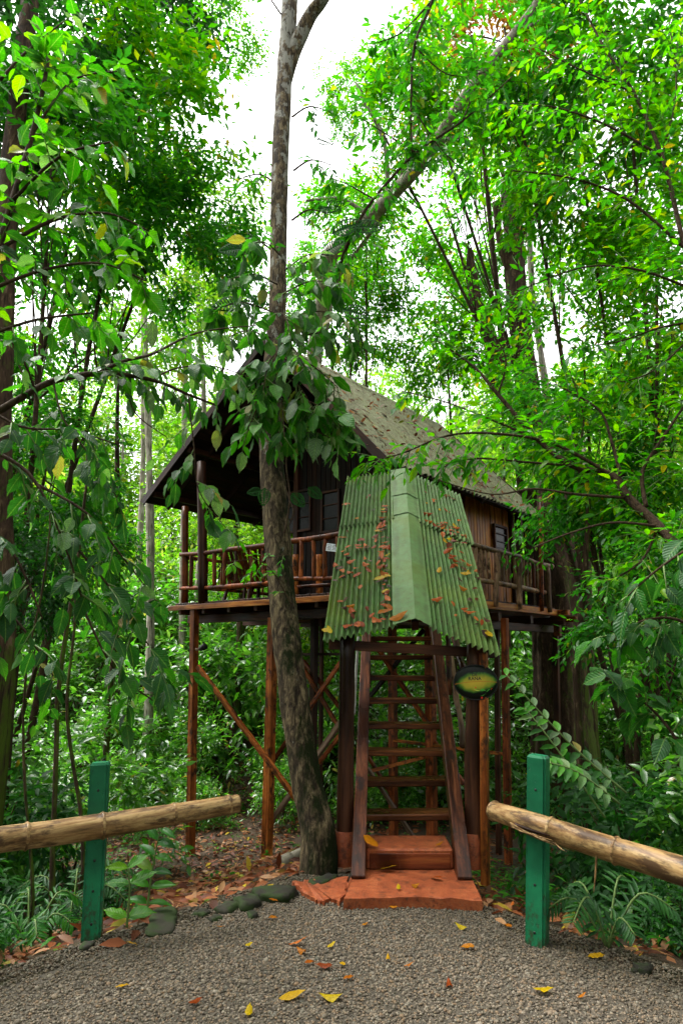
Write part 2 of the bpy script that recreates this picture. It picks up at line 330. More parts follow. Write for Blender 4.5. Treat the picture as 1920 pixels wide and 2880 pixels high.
def leaf_mat(name, stops, trans, rough=0.42, tr=0.45, dust=0.0, spec=0.2, veins=False):
    LP[name] = dict(stops=stops, trans=trans, rough=rough, tr=tr, dust=dust, spec=spec)
    m, t, b, o = nt(name); r = isl(t); c = ramp(t, stops, r)
    if dust:
        f = noise_n(t, mapping(t, (55,) * 3), 1.0, 5, 0.8)
        k = math_n(t, 'GREATER_THAN', math_n(t, 'FRACT', math_n(t, 'MULTIPLY', r, 7.31)), 1 - dust)
        c = mixc(t, math_n(t, 'MULTIPLY', ramp(t, [(0.40, (0.0,) * 3), (0.62, (0.8,) * 3)], f), k), c, (0.15, 0.18, 0.12))
    if veins:
        tc = N(t, 'ShaderNodeTexCoord'); sx = N(t, 'ShaderNodeSeparateXYZ'); t.links.new(tc.outputs['Object'], sx.inputs[0]); ax = math_n(t, 'ABSOLUTE', sx.outputs[0])
        c = mixc(t, ramp(t, [(0.006, (.55,) * 3), (0.022, (0, 0, 0))], ax), c, (0.10, 0.17, 0.04))
        sv = math_n(t, 'SINE', math_n(t, 'MULTIPLY', math_n(t, 'SUBTRACT', sx.outputs[1], math_n(t, 'MULTIPLY', ax, 1.1)), 55.0)); c = mixc(t, ramp(t, [(0.0, (0, 0, 0)), (.75, (0, 0, 0)), (1, (.5,) * 3)], sv), c, (0.006, 0.024, 0.004))
        v9 = offset_vec(t, mapping(t, (7,) * 3)); c = mixc(t, ramp(t, [(.66, (0, 0, 0)), (.70, (.9,) * 3)], noise_n(t, v9, 1.0, 4, .7)), c, (0.09, 0.055, 0.015))
        bump(t, b, sv, .25, .01)
    f2 = noise_n(t, mapping(t, (6,) * 3), 1.0, 2); hv = N(t, 'ShaderNodeHueSaturation'); t.links.new(c, hv.inputs['Color'])
    t.links.new(math_n(t, 'ADD', math_n(t, 'MULTIPLY', f2, 0.9), 0.55), hv.inputs['Value']); hv.inputs['Saturation'].default_value = 1.08; c = hv.outputs[0]
    t.links.new(c, b.inputs['Base Color']); b.inputs['Roughness'].default_value = rough; b.inputs['Specular IOR Level'].default_value = spec
    tl = N(t, 'ShaderNodeBsdfTranslucent'); hv2 = N(t, 'ShaderNodeMix', data_type='RGBA', blend_type='MULTIPLY'); hv2.inputs[0].default_value = 1.0
    t.links.new(c, hv2.inputs[6]); hv2.inputs[7].default_value = (*trans, 1); t.links.new(hv2.outputs[2], tl.inputs['Color'])
    mx = N(t, 'ShaderNodeMixShader'); mx.inputs[0].default_value = tr
    t.links.new(b.outputs[0], mx.inputs[1]); t.links.new(tl.outputs[0], mx.inputs[2]); t.links.new(mx.outputs[0], o.inputs[0]); return m
TR = (3.2, 3.4, 1.6)
M['leaf_bright'] = leaf_mat('leaf_bright', [(0, (0.018, 0.090, 0.008)), (0.4, (0.030, 0.125, 0.010)), (0.8, (0.055, 0.16, 0.012)), (0.97, (0.10, 0.19, 0.012)), (1, (0.20, 0.14, 0.02))], TR)
M['leaf_mid'] = leaf_mat('leaf_mid', [(0, (0.012, 0.060, 0.010)), (0.5, (0.020, 0.095, 0.010)), (0.95, (0.036, 0.125, 0.014)), (1, (0.12, 0.12, 0.02))], TR)
M['leaf_dark'] = leaf_mat('leaf_dark', [(0, (0.008, 0.036, 0.008)), (0.6, (0.014, 0.058, 0.011)), (1, (0.024, 0.085, 0.014))], (2.4, 2.8, 1.3), 0.5, 0.3)
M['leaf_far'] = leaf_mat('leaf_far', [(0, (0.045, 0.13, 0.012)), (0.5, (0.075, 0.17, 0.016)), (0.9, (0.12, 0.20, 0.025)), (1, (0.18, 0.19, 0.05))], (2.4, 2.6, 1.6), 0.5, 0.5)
M['leaf_dusty'] = leaf_mat('leaf_dusty', [(0, (0.010, 0.036, 0.008)), (0.3, (0.018, 0.070, 0.010)), (0.7, (0.032, 0.12, 0.012)), (0.93, (0.05, 0.15, 0.018)), (0.96, (0.10, 0.12, 0.04)), (1, (0.16, 0.12, 0.03))], (2.8, 3.4, 1.4), 0.5, 0.38, dust=0.3)
M['leaf_thicket'] = leaf_mat('leaf_thicket', [(0, (0.024, 0.088, 0.012)), (0.5, (0.050, 0.150, 0.018)), (0.9, (0.085, 0.185, 0.034)), (0.98, (0.12, 0.20, 0.05)), (1, (0.25, 0.16, 0.03))], (2.6, 2.8, 1.6), 0.30, 0.4, spec=.6)
M['leaf_rust'] = leaf_mat('leaf_rust', [(0, (0.10, 0.05, 0.015)), (0.5, (0.16, 0.07, 0.02)), (1, (0.12, 0.12, 0.02))], (2, 1.6, 1.2), 0.5, 0.4)
def dead(name, stops): return leaf_mat(name, stops, (1.4, 1.2, 1.0), 0.5, 0.2, spec=.12)
M['dead_brown'] = dead('dead_brown', [(0, (0.06, 0.015, 0.007)), (0.5, (0.19, 0.042, 0.014)), (1, (0.30, 0.10, 0.035))])
M['dead_dark'] = dead('dead_dark', [(0, (0.022, 0.010, 0.007)), (1, (0.07, 0.028, 0.018))])
M['dead_orange'] = dead('dead_orange', [(0, (0.19, 0.05, 0.010)), (1, (0.25, 0.10, 0.012))])
M['dead_yellow'] = dead('dead_yellow', [(0, (0.27, 0.14, 0.010)), (1, (0.27, 0.21, 0.02))])
M['litter'] = dead('litter_leaves', [(0, (0.03, 0.012, 0.007)), (0.35, (0.11, 0.034, 0.017)), (0.6, (0.19, 0.075, 0.036)), (0.8, (0.26, 0.15, 0.08)), (0.93, (0.07, 0.03, 0.02)), (0.97, (0.33, 0.24, 0.04)), (1, (0.05, 0.09, 0.012))])

# ------------------------------------------------------------------ leaves
def leaf_tpl(kind):
    """leaf of length 1 along +y, lying in xy; every face a triangle"""
    if kind == 'diamond':
        V = [(0, 0, 0), (-.21, .45, .05), (0, 1, -.06), (.21, .45, .05)]; T = [(0, 3, 2), (0, 2, 1)]
    elif kind == 'small':
        V = [(0, 0, 0), (-.19, .35, .05), (0, .4, 0), (.19, .35, .05), (-.15, .7, .0), (0, .72, -.04), (.15, .7, .0), (0, 1.05, -.13)]
        T = [(0, 2, 1), (0, 3, 2), (1, 2, 5), (1, 5, 4), (2, 3, 6), (2, 6, 5), (4, 5, 7), (5, 6, 7)]
    return np.array(V, float), np.array(T, int)
def big_leaf_mesh(seed, width=0.24, droop=0.25, wav=0.03, curl=0.0, holes=0, rows=9):
    rs = random.Random(seed); V = []; T = []; prof = lambda s: (math.sin(math.pi * s ** 0.85) ** 0.9) * (1 - 0.12 * s) if s < .8 else (math.sin(math.pi * .8 ** .85) ** .9 * .904) * (1 - (s - .8) / .2) ** 1.6 + .01
    xs = (-1, -0.5, 0, 0.5, 1); ph = rs.random() * 6
    for i in range(rows + 1):
        s = i / rows; w = width * prof(s) + (0.004 if i == 0 else 0.0)
        for x in xs:
            z = -droop * s * s + abs(x) * w * 0.35 - curl * (abs(x) * w) ** 2 * 6
            z += wav * math.sin(ph + s * 15 + (x > 0) * 1.3) * abs(x) ** 2 + (0.012 * math.cos(s * rows * math.pi) * abs(x) if rows > 7 else 0)
            V.append((x * w * (1 + 0.06 * math.sin(s * 31 + ph)), s, z))
    n = len(xs)
    for i in range(rows):
        for k in range(n - 1):
            if holes and 2 <= i <= rows - 2 and i % 2 == 0 and k in (0, 3) and rs.random() < holes: continue
            a = i * n + k; T += [(a, a + 1, a + n + 1), (a, a + n + 1, a + n)]
    return np.array(V), np.array(T)
def frames(D, Nn):
    D = D / np.linalg.norm(D, axis=1, keepdims=True); X = np.cross(D, Nn); X /= np.maximum(1e-6, np.linalg.norm(X, axis=1, keepdims=True))
    Z = np.cross(X, D); return np.stack([X, D, Z], axis=2)
def scatter(tpl, P, D, Nn, S):
    V, T = tpl; Rm = frames(D, Nn); S = np.asarray(S)
    out = np.einsum('nij,kj->nki', Rm, V) * S[:, None, None] + P[:, None, :]
    TT = (T[None] + (np.arange(len(P)) * len(V))[:, None, None])
    return out.reshape(-1, 3), TT.reshape(-1, 3)
def crown_arrays(seed, radii, clumps, twigs, per, leaf, tpl='diamond', fill=0.55, csize=0.33, hang=0.2):
    rs = np.random.RandomState(seed); radii = np.array(radii, float)
    c = rs.normal(size=(clumps, 3)); c /= np.linalg.norm(c, axis=1, keepdims=True)
    c *= (fill + (1 - fill) * rs.rand(clumps, 1)) ** 0.9 * (0.75 + 0.35 * rs.rand(clumps, 1)); cs = csize * (0.6 + 0.8 * rs.rand(clumps, 1))
    C = c * radii
    idx = rs.randint(0, clumps, twigs); q = rs.normal(size=(twigs, 3)); q /= np.linalg.norm(q, axis=1, keepdims=True)
    q *= rs.rand(twigs, 1) ** 0.4
    O = C[idx] + q * radii * cs[idx] * np.array([1, 1, 0.6])
    td = O / radii ** 1.0; td /= np.maximum(.01, np.linalg.norm(td, axis=1, keepdims=True)); td = td * 0.6 + rs.normal(size=(twigs, 3)) * 0.5; td[:, 2] -= hang
    td /= np.linalg.norm(td, axis=1, keepdims=True)
    up = np.tile([0, 0, 1.0], (twigs, 1)); sd = np.cross(td, up); sd /= np.maximum(1e-3, np.linalg.norm(sd, axis=1, keepdims=True))
    P = []; D = []; Nn = []; S = []
    tl = leaf * per * 0.42
    for k in range(per):
        s = (k + 0.5) / per; sg = 1 if k % 2 else -1
        p = O + td * tl * s; p[:, 2] -= tl * 0.25 * s * s
        d = td * 0.55 + sd * sg * 0.9 + rs.normal(size=(twigs, 3)) * 0.25; d[:, 2] -= 0.35
        if k == per - 1: d = td + rs.normal(size=(twigs, 3)) * 0.2
        n = np.tile([0, 0, 1.0], (twigs, 1)) + rs.normal(size=(twigs, 3)) * 0.45
        P.append(p); D.append(d); Nn.append(n); S.append(leaf * (0.65 + 0.6 * rs.rand(twigs)))
    V, T = scatter(leaf_tpl(tpl), np.concatenate(P), np.concatenate(D), np.concatenate(Nn), np.concatenate(S))
    return V, T, C
def trunk_arrays(seed, base, top, r0, r1, C=None, off=None, n=8, limbs=8, lean=0.25):
    rs = random.Random(seed); b, tp = Vector(base), Vector(top); H = (tp - b).length
    pts = [b, b.lerp(tp, .3) + Vector((rs.uniform(-1, 1), rs.uniform(-1, 1), 0)) * lean * 0.2, b.lerp(tp, .65) + Vector((rs.uniform(-1, 1), rs.uniform(-1, 1), 0)) * lean * 0.4, tp]
    P = smooth_path(pts, 5); V, T = tube_arrays(P, lerp_list([r0 * 1.35, r0, (r0 + r1) / 2, r1], len(P)), n); V = list(V); T = list(T)
    if C is not None:
        for j in range(min(limbs, len(C))):
            e = Vector(C[j]) + off; s = P[int(len(P) * rs.uniform(0.6, 0.95))]
            mid = s.lerp(e, 0.5) + Vector((rs.uniform(-1, 1), rs.uniform(-1, 1), rs.uniform(-.2, 1))) * (e - s).length * 0.15
            v, tt = tube_arrays(smooth_path([s, mid, e], 4), lerp_list([r1 * 0.7, r1 * 0.4, r1 * 0.12], 9), 5); k = len(V); V += v; T += [tuple(a + k for a in f) for f in tt]
    return V, T

# ------------------------------------------------------------------ ground
def grid_axis(a, b, fine0, fine1, df, dc):
    v = list(np.arange(a, fine0, dc)) + list(np.arange(fine0, fine1, df)) + list(np.arange(fine1, b + dc, dc)); return v
gx = grid_axis(-120, 120, -6, 6, 0.12, 3.0); gy = grid_axis(-40, 160, 2, 18, 0.12, 3.0)
GV = [(x, y, gz(x, y)) for y in gy for x in gx]; nx = len(gx)
GT = [(j * nx + i, j * nx + i + 1, (j + 1) * nx + i + 1, (j + 1) * nx + i) for j in range(len(gy) - 1) for i in range(nx - 1)]
add('ground', fast_mesh('ground', GV, GT), M['soil'], kind='structure')
pv = []; pt = []
xs = np.linspace(-2.6, 2.6, 53); ys = np.linspace(0, 1, 31)
for x in xs:
    e = max(1.0, edgeY(x)) + 0.12 * mnoise.noise(Vector((x * 2.2, 0, 4)))
    for s in ys:
        y = -3 + (e + 3) * s; pv.append((x, y, 0.006 - (0.05 if s == 1 else 0)))
for i in range(52):
    for j in range(30): a = i * 31 + j; pt.append((a, a + 31, a + 32, a + 1))
add('gravel_path', fast_mesh('gravel_path', pv, pt), M['gravel_bed'], kind='structure')
def pebble_tpl(seed):
    bm = bmesh.new(); bmesh.ops.create_icosphere(bm, subdivisions=1, radius=0.5); rs = random.Random(seed)
    k = (1, rs.uniform(.6, .85), rs.uniform(.45, .7))
    V = np.array([[v.co[i] * k[i] * (1 + rs.uniform(-.16, .16)) for i in range(3)] for v in bm.verts]); T = np.array([[v.index for v in f.verts] for f in bm.faces]); bm.free(); return V, T
def ico12(seed):
    rs = random.Random(seed); ph = (1 + 5 ** .5) / 2
    v = np.array([(-1, ph, 0), (1, ph, 0), (-1, -ph, 0), (1, -ph, 0), (0, -1, ph), (0, 1, ph), (0, -1, -ph), (0, 1, -ph), (ph, 0, -1), (ph, 0, 1), (-ph, 0, -1), (-ph, 0, 1)]) / 1.9 * 0.5
    f = np.array([(0, 11, 5), (0, 5, 1), (0, 1, 7), (0, 7, 10), (0, 10, 11), (1, 5, 9), (5, 11, 4), (11, 10, 2), (10, 7, 6), (7, 1, 8), (3, 9, 4), (3, 4, 2), (3, 2, 6), (3, 6, 8), (3, 8, 9), (4, 9, 5), (2, 4, 11), (6, 2, 10), (8, 6, 7), (9, 8, 1)])
    v = v * (1 + np.array([[rs.uniform(-.22, .22)] * 3 for _ in range(12)])) * np.array([1, rs.uniform(.62, .9), rs.uniform(.5, .72)]); return v, f
rs = np.random.RandomState(5)
def edge_arr(X): return np.maximum(1.0, 5.15 - 1.05 * np.maximum(0, np.abs(X) - 0.35))
NG = 125000; X = rs.uniform(-2.7, 2.7, NG); Y = 2.7 + 3.0 * rs.rand(NG)
keep = (np.abs(X) < 0.57 * Y + 0.25) & (Y < edge_arr(X) + rs.normal(size=NG) * 0.13 + 0.05)
X, Y = X[keep], Y[keep]; VV = []; TT = []; off = 0
grp = rs.randint(0, 5, len(X))
for g in range(5):
    m = grp == g; n = m.sum(); tp = ico12(g)
    Z = np.array([gz(a, b) for a, b in zip(X[m], Y[m])]) + 0.003 + 0.008 * rs.rand(n)
    D = np.column_stack([rs.normal(size=n), rs.normal(size=n), rs.normal(size=n) * .25]); Nn = np.column_stack([rs.normal(size=n) * .35, rs.normal(size=n) * .35, np.ones(n)])
    S = 0.0175 * (0.55 + 0.75 * rs.rand(n) ** 1.6) * (1 + (rs.rand(n) > 0.985) * 0.9)
    v, t = scatter(tp, np.column_stack([X[m], Y[m], Z]), D, Nn, S); VV.append(v); TT.append(t + off); off += len(v)
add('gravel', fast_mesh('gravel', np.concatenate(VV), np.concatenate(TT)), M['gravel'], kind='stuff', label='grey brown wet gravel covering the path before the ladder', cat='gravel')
# leaf litter
NL = 34000; X = rs.uniform(-8, 5, NL); Y = 4.0 + 14 * rs.rand(NL) ** 1.1
dn = np.array([mnoise.noise(Vector((a * 0.9, b * 0.9, 2.0))) for a, b in zip(X, Y)])
keep = (Y > edge_arr(X) + rs.normal(size=NL) * 0.18 + 0.05) & (rs.rand(NL) < np.where(X < 1.2, 1.0, 0.45) * (0.75 + dn))
X, Y = X[keep], Y[keep]; n = len(X); Z = np.array([gz(a, b) for a, b in zip(X, Y)]) + 0.012 + 0.02 * rs.rand(n)
v, t = scatter(leaf_tpl('small'), np.column_stack([X, Y, Z]), np.column_stack([rs.normal(size=n), rs.normal(size=n), rs.normal(size=n) * .18]), np.column_stack([rs.normal(size=n) * .45, rs.normal(size=n) * .45, np.ones(n)]), 0.115 * (0.5 + 0.8 * rs.rand(n)))
add('leaf_litter', fast_mesh('leaf_litter', v, t), M['litter'], kind='stuff', label='brown and orange fallen leaves carpeting the forest floor under the hut', cat='leaf litter')

# ------------------------------------------------------------------ concrete step, slabs, stones, pipe
def atZ(px, py, z):
    r = ray(px, py); return Vector((0, 0, EYE)) + r * ((z - EYE) / r.z)
def slab_mesh(outline, z, thick, rough=0.012, seed=0, sub=7):
    rs = random.Random(seed); P = []
    for i in range(len(outline)):
        a, b = outline[i], outline[(i + 1) % len(outline)]
        for k in range(sub):
            q = a.lerp(b, k / sub); P.append(Vector((q.x + rs.uniform(-rough, rough), q.y + rs.uniform(-rough, rough), z)))
    bm = bmesh.new(); top = [bm.verts.new(p + Vector((0, 0, rs.uniform(-.006, .006)))) for p in P]; lip = [bm.verts.new(p * 1 + Vector((0, 0, -thick))) for p in P]
    bm.faces.new(top); n = len(P)
    for i in range(n): bm.faces.new((top[(i + 1) % n], top[i], lip[i], lip[(i + 1) % n]))
    bmesh.ops.recalc_face_normals(bm, faces=bm.faces[:]); return bm_mesh(bm)
st = empty('concrete_step', (0.5, 5.1, 0), 'orange painted concrete step block and slab at the foot of the ladder', 'step')
main = [atZ(988, 2458, .07), atZ(1040, 2400, .07), atZ(1270, 2400, .07), atZ(1322, 2462, .07), atZ(1354, 2532, .07), atZ(1150, 2522, .07), atZ(966, 2528, .07)]
add('slab', slab_mesh(main, 0.07, 0.10, 0.004, 3), M['orange_concrete'], st)
yb = atZ(1150, 2446, .07).y; xl, xr = atZ(1029, 2444, .07).x, atZ(1275, 2444, .07).x
bl = add('step_block', box_mesh(xr - xl, 0.36, 0.135, 0.012), M['orange_concrete'], st, Matrix.Translation(((xl + xr) / 2, yb + 0.18, 0.07 + 0.068)))
add('riser_board', box_mesh(xr - xl - 0.05, 0.012, 0.10, 0.003), M['riser_wood'], st, Matrix.Translation(((xl + xr) / 2, yb - 0.005, 0.07 + 0.058)) @ Matrix.Rotation(0, 4, 'Y'))
left = [atZ(822, 2482, .03), atZ(880, 2474, .03), atZ(982, 2464, .03), atZ(975, 2512, .03), atZ(955, 2538, .03), atZ(930, 2528, .03), atZ(898, 2536, .03), atZ(858, 2512, .03)]
sl = add('path_slab', slab_mesh(left, 0.035, 0.06, 0.02, 9), M['orange_concrete'], label='thin broken orange concrete slab left of the main step beside the tree', cat='slab')
def rock(name, loc, s, seed, mat, label, parent=None):
    bm = bmesh.new(); bmesh.ops.create_icosphere(bm, subdivisions=3, radius=0.5)
    for v in bm.verts:
        q = v.co * 1.6 + Vector((seed * 3.1, 0, 0)); mx_ = max(abs(v.co.x), abs(v.co.y), abs(v.co.z)); v.co *= (.36 / mx_) ** .75; v.co *= 1 + 0.35 * mnoise.noise(q) + 0.22 * mnoise.noise(q * 4) + .08 * mnoise.noise(q * 9); v.co = Vector((v.co.x * s[0], v.co.y * s[1], v.co.z * s[2]))
    add(name, bm_mesh(bm, 'rock', True), mat, parent, Matrix.Translation(loc) @ Matrix.Rotation(seed, 4, 'Z'), label=label, cat='stone')
for i, (a, b, s, lb) in enumerate([(640, 2560, (.2, .14, .09), 'dark mossy block at the gravel edge nearest the green left post'), (700, 2545, (.26, .18, .12), 'dark mossy block in the middle of the gravel edge row'),
        (765, 2530, (.34, .2, .14), 'largest dark mossy block beside the broken orange slab'), (905, 2488, (.32, .16, .09), 'flat dark stone between the tree base and the orange slab'), (712, 2580, (.10, .08, .06), 'small round green stone in front of the dark blocks'),
        (565, 2575, (.13, .1, .06), 'rounded brown stone on the litter edge under the bamboo rail'), (604, 2590, (.1, .08, .06), 'pale egg shaped stone at the gravel edge'), (455, 2596, (.5, .2, .05), 'flat grey stone sunk at the gravel edge right of the left post'),
        (1806, 2735, (.11, .10, .08), 'moss covered stone on the gravel at the right edge'), (1787, 2738, (.04, .04, .04), 'pale pebble beside the moss covered stone'), (245, 2665, (.13, .08, .04), 'pale crumbled footing at the base of the left green post')]):
    p = atZ(a, b, 0.0); rock('stone', (p.x, p.y, gz(p.x, p.y) + 0.005), s, i + 1.0, M['mossy_stone'], lb)
pp = at(800, 2432, 6.6); pq = at(860, 2395, 6.9)
pz = Vector((pp.x, pp.y, gz(pp.x, pp.y) + .06)); pz2 = Vector((pq.x + .15, pq.y + .1, gz(pq.x, pq.y) + .16))
pi = empty('drain_pipe', pz, 'short pale plastic drain pipe lying behind the leaning tree base', 'pipe')
add('pipe_body', tube_mesh([pz, pz2], .045, 12), M['pvc'], pi); d = (pz2 - pz).normalized(); add('pipe_collar', tube_mesh([pz - d * .03, pz + d * .07], .056, 12), M['pvc'], pi)

# ------------------------------------------------------------------ tree house
hut = empty('tree_house', uw(2.4, 2.6, gz(2, 11)), 'brown wooden stilt cabin with tin gable roof raised among the trees', 'cabin')
PL, PW = 4.8, 5.5
# deck boards (run away from the front), beams and joists
for i in range(31):
    u0 = i * PL / 31; w0 = -0.05 if True else 0
    bar('deck_board', uw(u0 + .077, -0.03, DZ - .018), uw(u0 + .077, PW, DZ - .018), 0.148, 0.036, M['dark_wood'], hut)
bar('edge_beam', uw(-0.08, -0.07, DZ - 0.085), uw(PL + .12, -0.07, DZ - 0.085), 0.05, 0.085, M['varnished_wood'], hut)
bar('edge_beam', uw(-0.075, 0.0, DZ - 0.10), uw(-0.075, PW, DZ - 0.10), 0.05, 0.12, M['varnished_wood'], hut)
for w in (0.35, 1.7, 3.0, 4.3, 5.3): bar('floor_beam', uw(-0.25 if w > 5 else -.02, w, DZ - 0.27), uw(PL + .05, w, DZ - 0.27), 0.12, 0.14, M['dark_wood'], hut)
for u in np.linspace(0.15, PL - .1, 8): bar('joist', uw(u, 0.0, DZ - 0.12), uw(u, PW, DZ - 0.12), 0.07, 0.16, M['dark_wood'], hut)
bar('floor_beam', uw(.12, -.1, DZ - 0.41), uw(.12, 5.75, DZ - 0.41), 0.13, 0.13, M['dark_wood'], hut)
bar('beam_end', uw(-.30, 5.42, DZ - .10), uw(.1, 5.42, DZ - .10), .14, .10, M['orange_wood'], hut); bar('beam_end', uw(-.42, 5.5, DZ - .23), uw(.1, 5.5, DZ - .23), .14, .11, M['orange_wood'], hut)
bar('bracket', uw(-.1, 5.3, DZ - .55), uw(-.1, 5.3, DZ - .3), .12, .12, M['red_wood'], hut)
bar('bracket', uw(-.12, 2.2, DZ - .22), uw(.2, 2.2, DZ - .22), .10, .12, M['pale_wood'], hut)
def stilt(pt, pb, Yw=None, w=0.105, mat='red_wood', top=None, wpl=0.0):
    a = onw(*pt, wpl) if Yw is None else at(*pt, Yw); b = onw(*pb, wpl) if Yw is None else at(*pb, Yw)
    g = gz(b.x, b.y); b = Vector((b.x, b.y, min(g - .12, b.z))); a.z = top if top else a.z
    return bar('stilt_post', b, a, w, w, M[mat], hut, up=Wd)
stilt((548, 1708), (535, 2425), w=0.115, mat='orange_wood', top=DZ - .12); stilt((768, 1735), (750, 2412), w=0.13, mat='orange_wood', top=DZ - .3, wpl=0.3)
stilt((885, 1740), (876, 2300), 10.9, 0.10, 'dark_wood', DZ - .3); stilt((905, 1740), (899, 2300), 11.3, 0.06, 'dark_wood', DZ - .3)
stilt((1103, 1780), (1106, 2364), 12.0, .12, top=DZ - .3); stilt((1208, 1780), (1214, 2364), 11.6, .145, top=DZ - .3)
stilt((1418, 1740), (1428, 2430), 10.9, .10, top=DZ - .3); stilt((1396, 1740), (1400, 2380), 11.6, .08, 'dark_wood', DZ - .3); stilt((1560, 1740), (1568, 2300), 13.2, .10, 'dark_wood', DZ - .3)
def br(a, b, Ya, Yb, w=.055, mat='red_wood'): bar('brace', at(*a, Ya), at(*b, Yb), w, w * .8, M[mat], hut, up=Wd)
def brw(a, b, w0, w=.06, mat='red_wood', w1=None):
    bar('brace', onw(*a, w0), onw(*b, w0 if w1 is None else w1), w, w * .8, M[mat], hut, up=Wd)
brw((556, 1874), (832, 2246), -.09, .075, 'orange_wood', .2); brw((762, 2150), (958, 1862), .4); brw((762, 2312), (962, 2024), .42, .075, 'pale_wood'); brw((895, 2148), (962, 2060), .7)
brw((852, 1858), (962, 1998), 1.0); brw((852, 1878), (960, 2058), .8); brw((845, 1840), (960, 1840), 1.0, .045, 'dark_wood')
br((1046, 1800), (1200, 2032), 11.8, 11.5, .075); br((1192, 1770), (1035, 1965), 11.5, 11.9, .07, 'dark_wood'); br((1219, 2083), (1304, 2206), 11.6, 11.2, .07)
br((1030, 2120), (1110, 2250), 11.8, 12, .06); br((1033, 2160), (1174, 2372), 10.9, 11.2, .06, 'pale_wood'); br((1106, 2082), (1425, 2122), 11.9, 10.9, .05, 'orange_wood'); br((1030, 2172), (1200, 2128), 11.0, 11.6, .055, 'orange_wood')
# roof
WG, WB = -0.10, 5.60; PK = (2.58, 6.87); EL = (5.9, 4.48); ER = (0.05, 4.19)
def corrugated(P00, P10, P11, P01, waves, amp, seg=6, rows=6, lift=0.0):
    """P00-P10 runs across the waves; P00-P01 runs down them"""
    P00, P10, P11, P01 = map(Vector, (P00, P10, P11, P01)); n = (P10 - P00).cross(P01 - P00).normalized()
    if n.z < 0: n = -n
    V = []; T = []; m = int(waves * seg)
    for j in range(rows + 1):
        t = j / rows; a = P00.lerp(P01, t); b = P10.lerp(P11, t)
        for i in range(m + 1):
            s = i / m; h = amp * math.sin(2 * math.pi * s * waves) + lift + 0.004 * mnoise.noise(Vector((s * 5, t * 4, waves)))
            V.append(a.lerp(b, s) + n * h)
    for j in range(rows):
        for i in range(m): k = j * (m + 1) + i; T.append((k, k + 1, k + m + 2, k + m + 1))
    me = fast_mesh('sheet', V, T); at_ = me.attributes.new('valley_shade', 'FLOAT', 'POINT')
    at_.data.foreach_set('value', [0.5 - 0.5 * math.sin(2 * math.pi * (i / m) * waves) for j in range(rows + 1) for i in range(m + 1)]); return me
def two_sided(me, th=0.003):
    return me
ns = 6
for side, E in ((0, ER), (1, EL)):
    for i in range(ns):
        w0 = WG + (WB - WG) * i / ns; w1 = WG + (WB - WG) * (i + 1) / ns + 0.04
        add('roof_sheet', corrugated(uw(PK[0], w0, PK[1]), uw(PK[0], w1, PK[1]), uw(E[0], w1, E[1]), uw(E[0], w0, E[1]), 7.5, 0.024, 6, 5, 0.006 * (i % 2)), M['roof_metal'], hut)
    nb = 16
    for k in range(nb):                                 # dark ceiling boards under the sheets
        a = (k + .5) / nb; u = PK[0] + (E[0] - PK[0]) * a; z = PK[1] + (E[1] - PK[1]) * a - 0.045
        ln = math.hypot(E[0] - PK[0], E[1] - PK[1]) / nb; sl = math.atan2(E[1] - PK[1], abs(E[0] - PK[0]))
        nrm = (Ud * (E[0] - PK[0]) + Vector((0, 0, E[1] - PK[1]))).cross(Wd).normalized()
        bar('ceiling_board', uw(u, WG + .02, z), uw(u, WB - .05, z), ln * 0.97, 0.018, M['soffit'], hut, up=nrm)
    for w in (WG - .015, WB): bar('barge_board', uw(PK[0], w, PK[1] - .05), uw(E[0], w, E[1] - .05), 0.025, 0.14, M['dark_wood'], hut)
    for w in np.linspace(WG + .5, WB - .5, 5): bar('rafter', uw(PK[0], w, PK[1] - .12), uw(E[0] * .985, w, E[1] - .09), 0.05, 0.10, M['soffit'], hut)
for i in range(3): # ridge cap
    w0, w1 = WG + i * 1.89, WG + (i + 1) * 1.9
    for s, E in ((-1, ER), (1, EL)):
        dv = Vector((0, 0, 0)) + (uw(E[0], 0, E[1]) - uw(PK[0], 0, PK[1])).normalized() * .18
        a, b = uw(PK[0], w0, PK[1] + .03), uw(PK[0], w1, PK[1] + .03)
        add('ridge_cap', fast_mesh('cap', [a, b, b + dv, a + dv], [(0, 1, 2, 3)], False), M['roof_metal'], hut)
bar('eave_beam', uw(4.6, WG + .03, 5.27), uw(4.6, WB - .1, 5.27), .10, .10, M['dark_wood'], hut); bar('eave_beam', uw(.30, WG + .2, 4.28), uw(.30, WB - .1, 4.28), .08, .10, M['dark_wood'], hut); bar('eave_beam', uw(5.6, WG + .03, 4.56), uw(5.6, WB - .1, 4.56), .08, .10, M['dark_wood'], hut)
0 and bar('tie_beam', uw(4.7, .06, 4.62), uw(.1, .06, 4.55 - .25), .08, .10, M['dark_wood'], hut)
# walls of upright planks
def roofz(u): 
    E = EL if u > PK[0] else ER
    return PK[1] + (E[1] - PK[1]) * abs(u - PK[0]) / abs(E[0] - PK[0]) - .08
def plank_wall(a, b, wdt=0.115, mat='wall_wood', top=None):
    L = (Vector(b) - Vector(a)).length; n = int(L / wdt)
    for i in range(n):
        q = Vector(a).lerp(Vector(b), (i + .5) / n); u, w = q.x, q.y; jit = random.uniform(0, .012)
        dirn = (Vector(b) - Vector(a)).normalized(); out = Vector((dirn.y, -dirn.x, 0)); p = uw(u, w, 0) + (Ud * out.x + Wd * out.y) * jit
        up = Ud * dirn.x + Wd * dirn.y
        bar('wall_plank', p + Vector((0, 0, DZ)), p + Vector((0, 0, top or roofz(u))), wdt * .93, .022, M[mat], hut, up=out.x * Ud + out.y * Wd)
HU0, HU1, HW0, HW1 = 0.5, 3.35, 1.6, 4.7
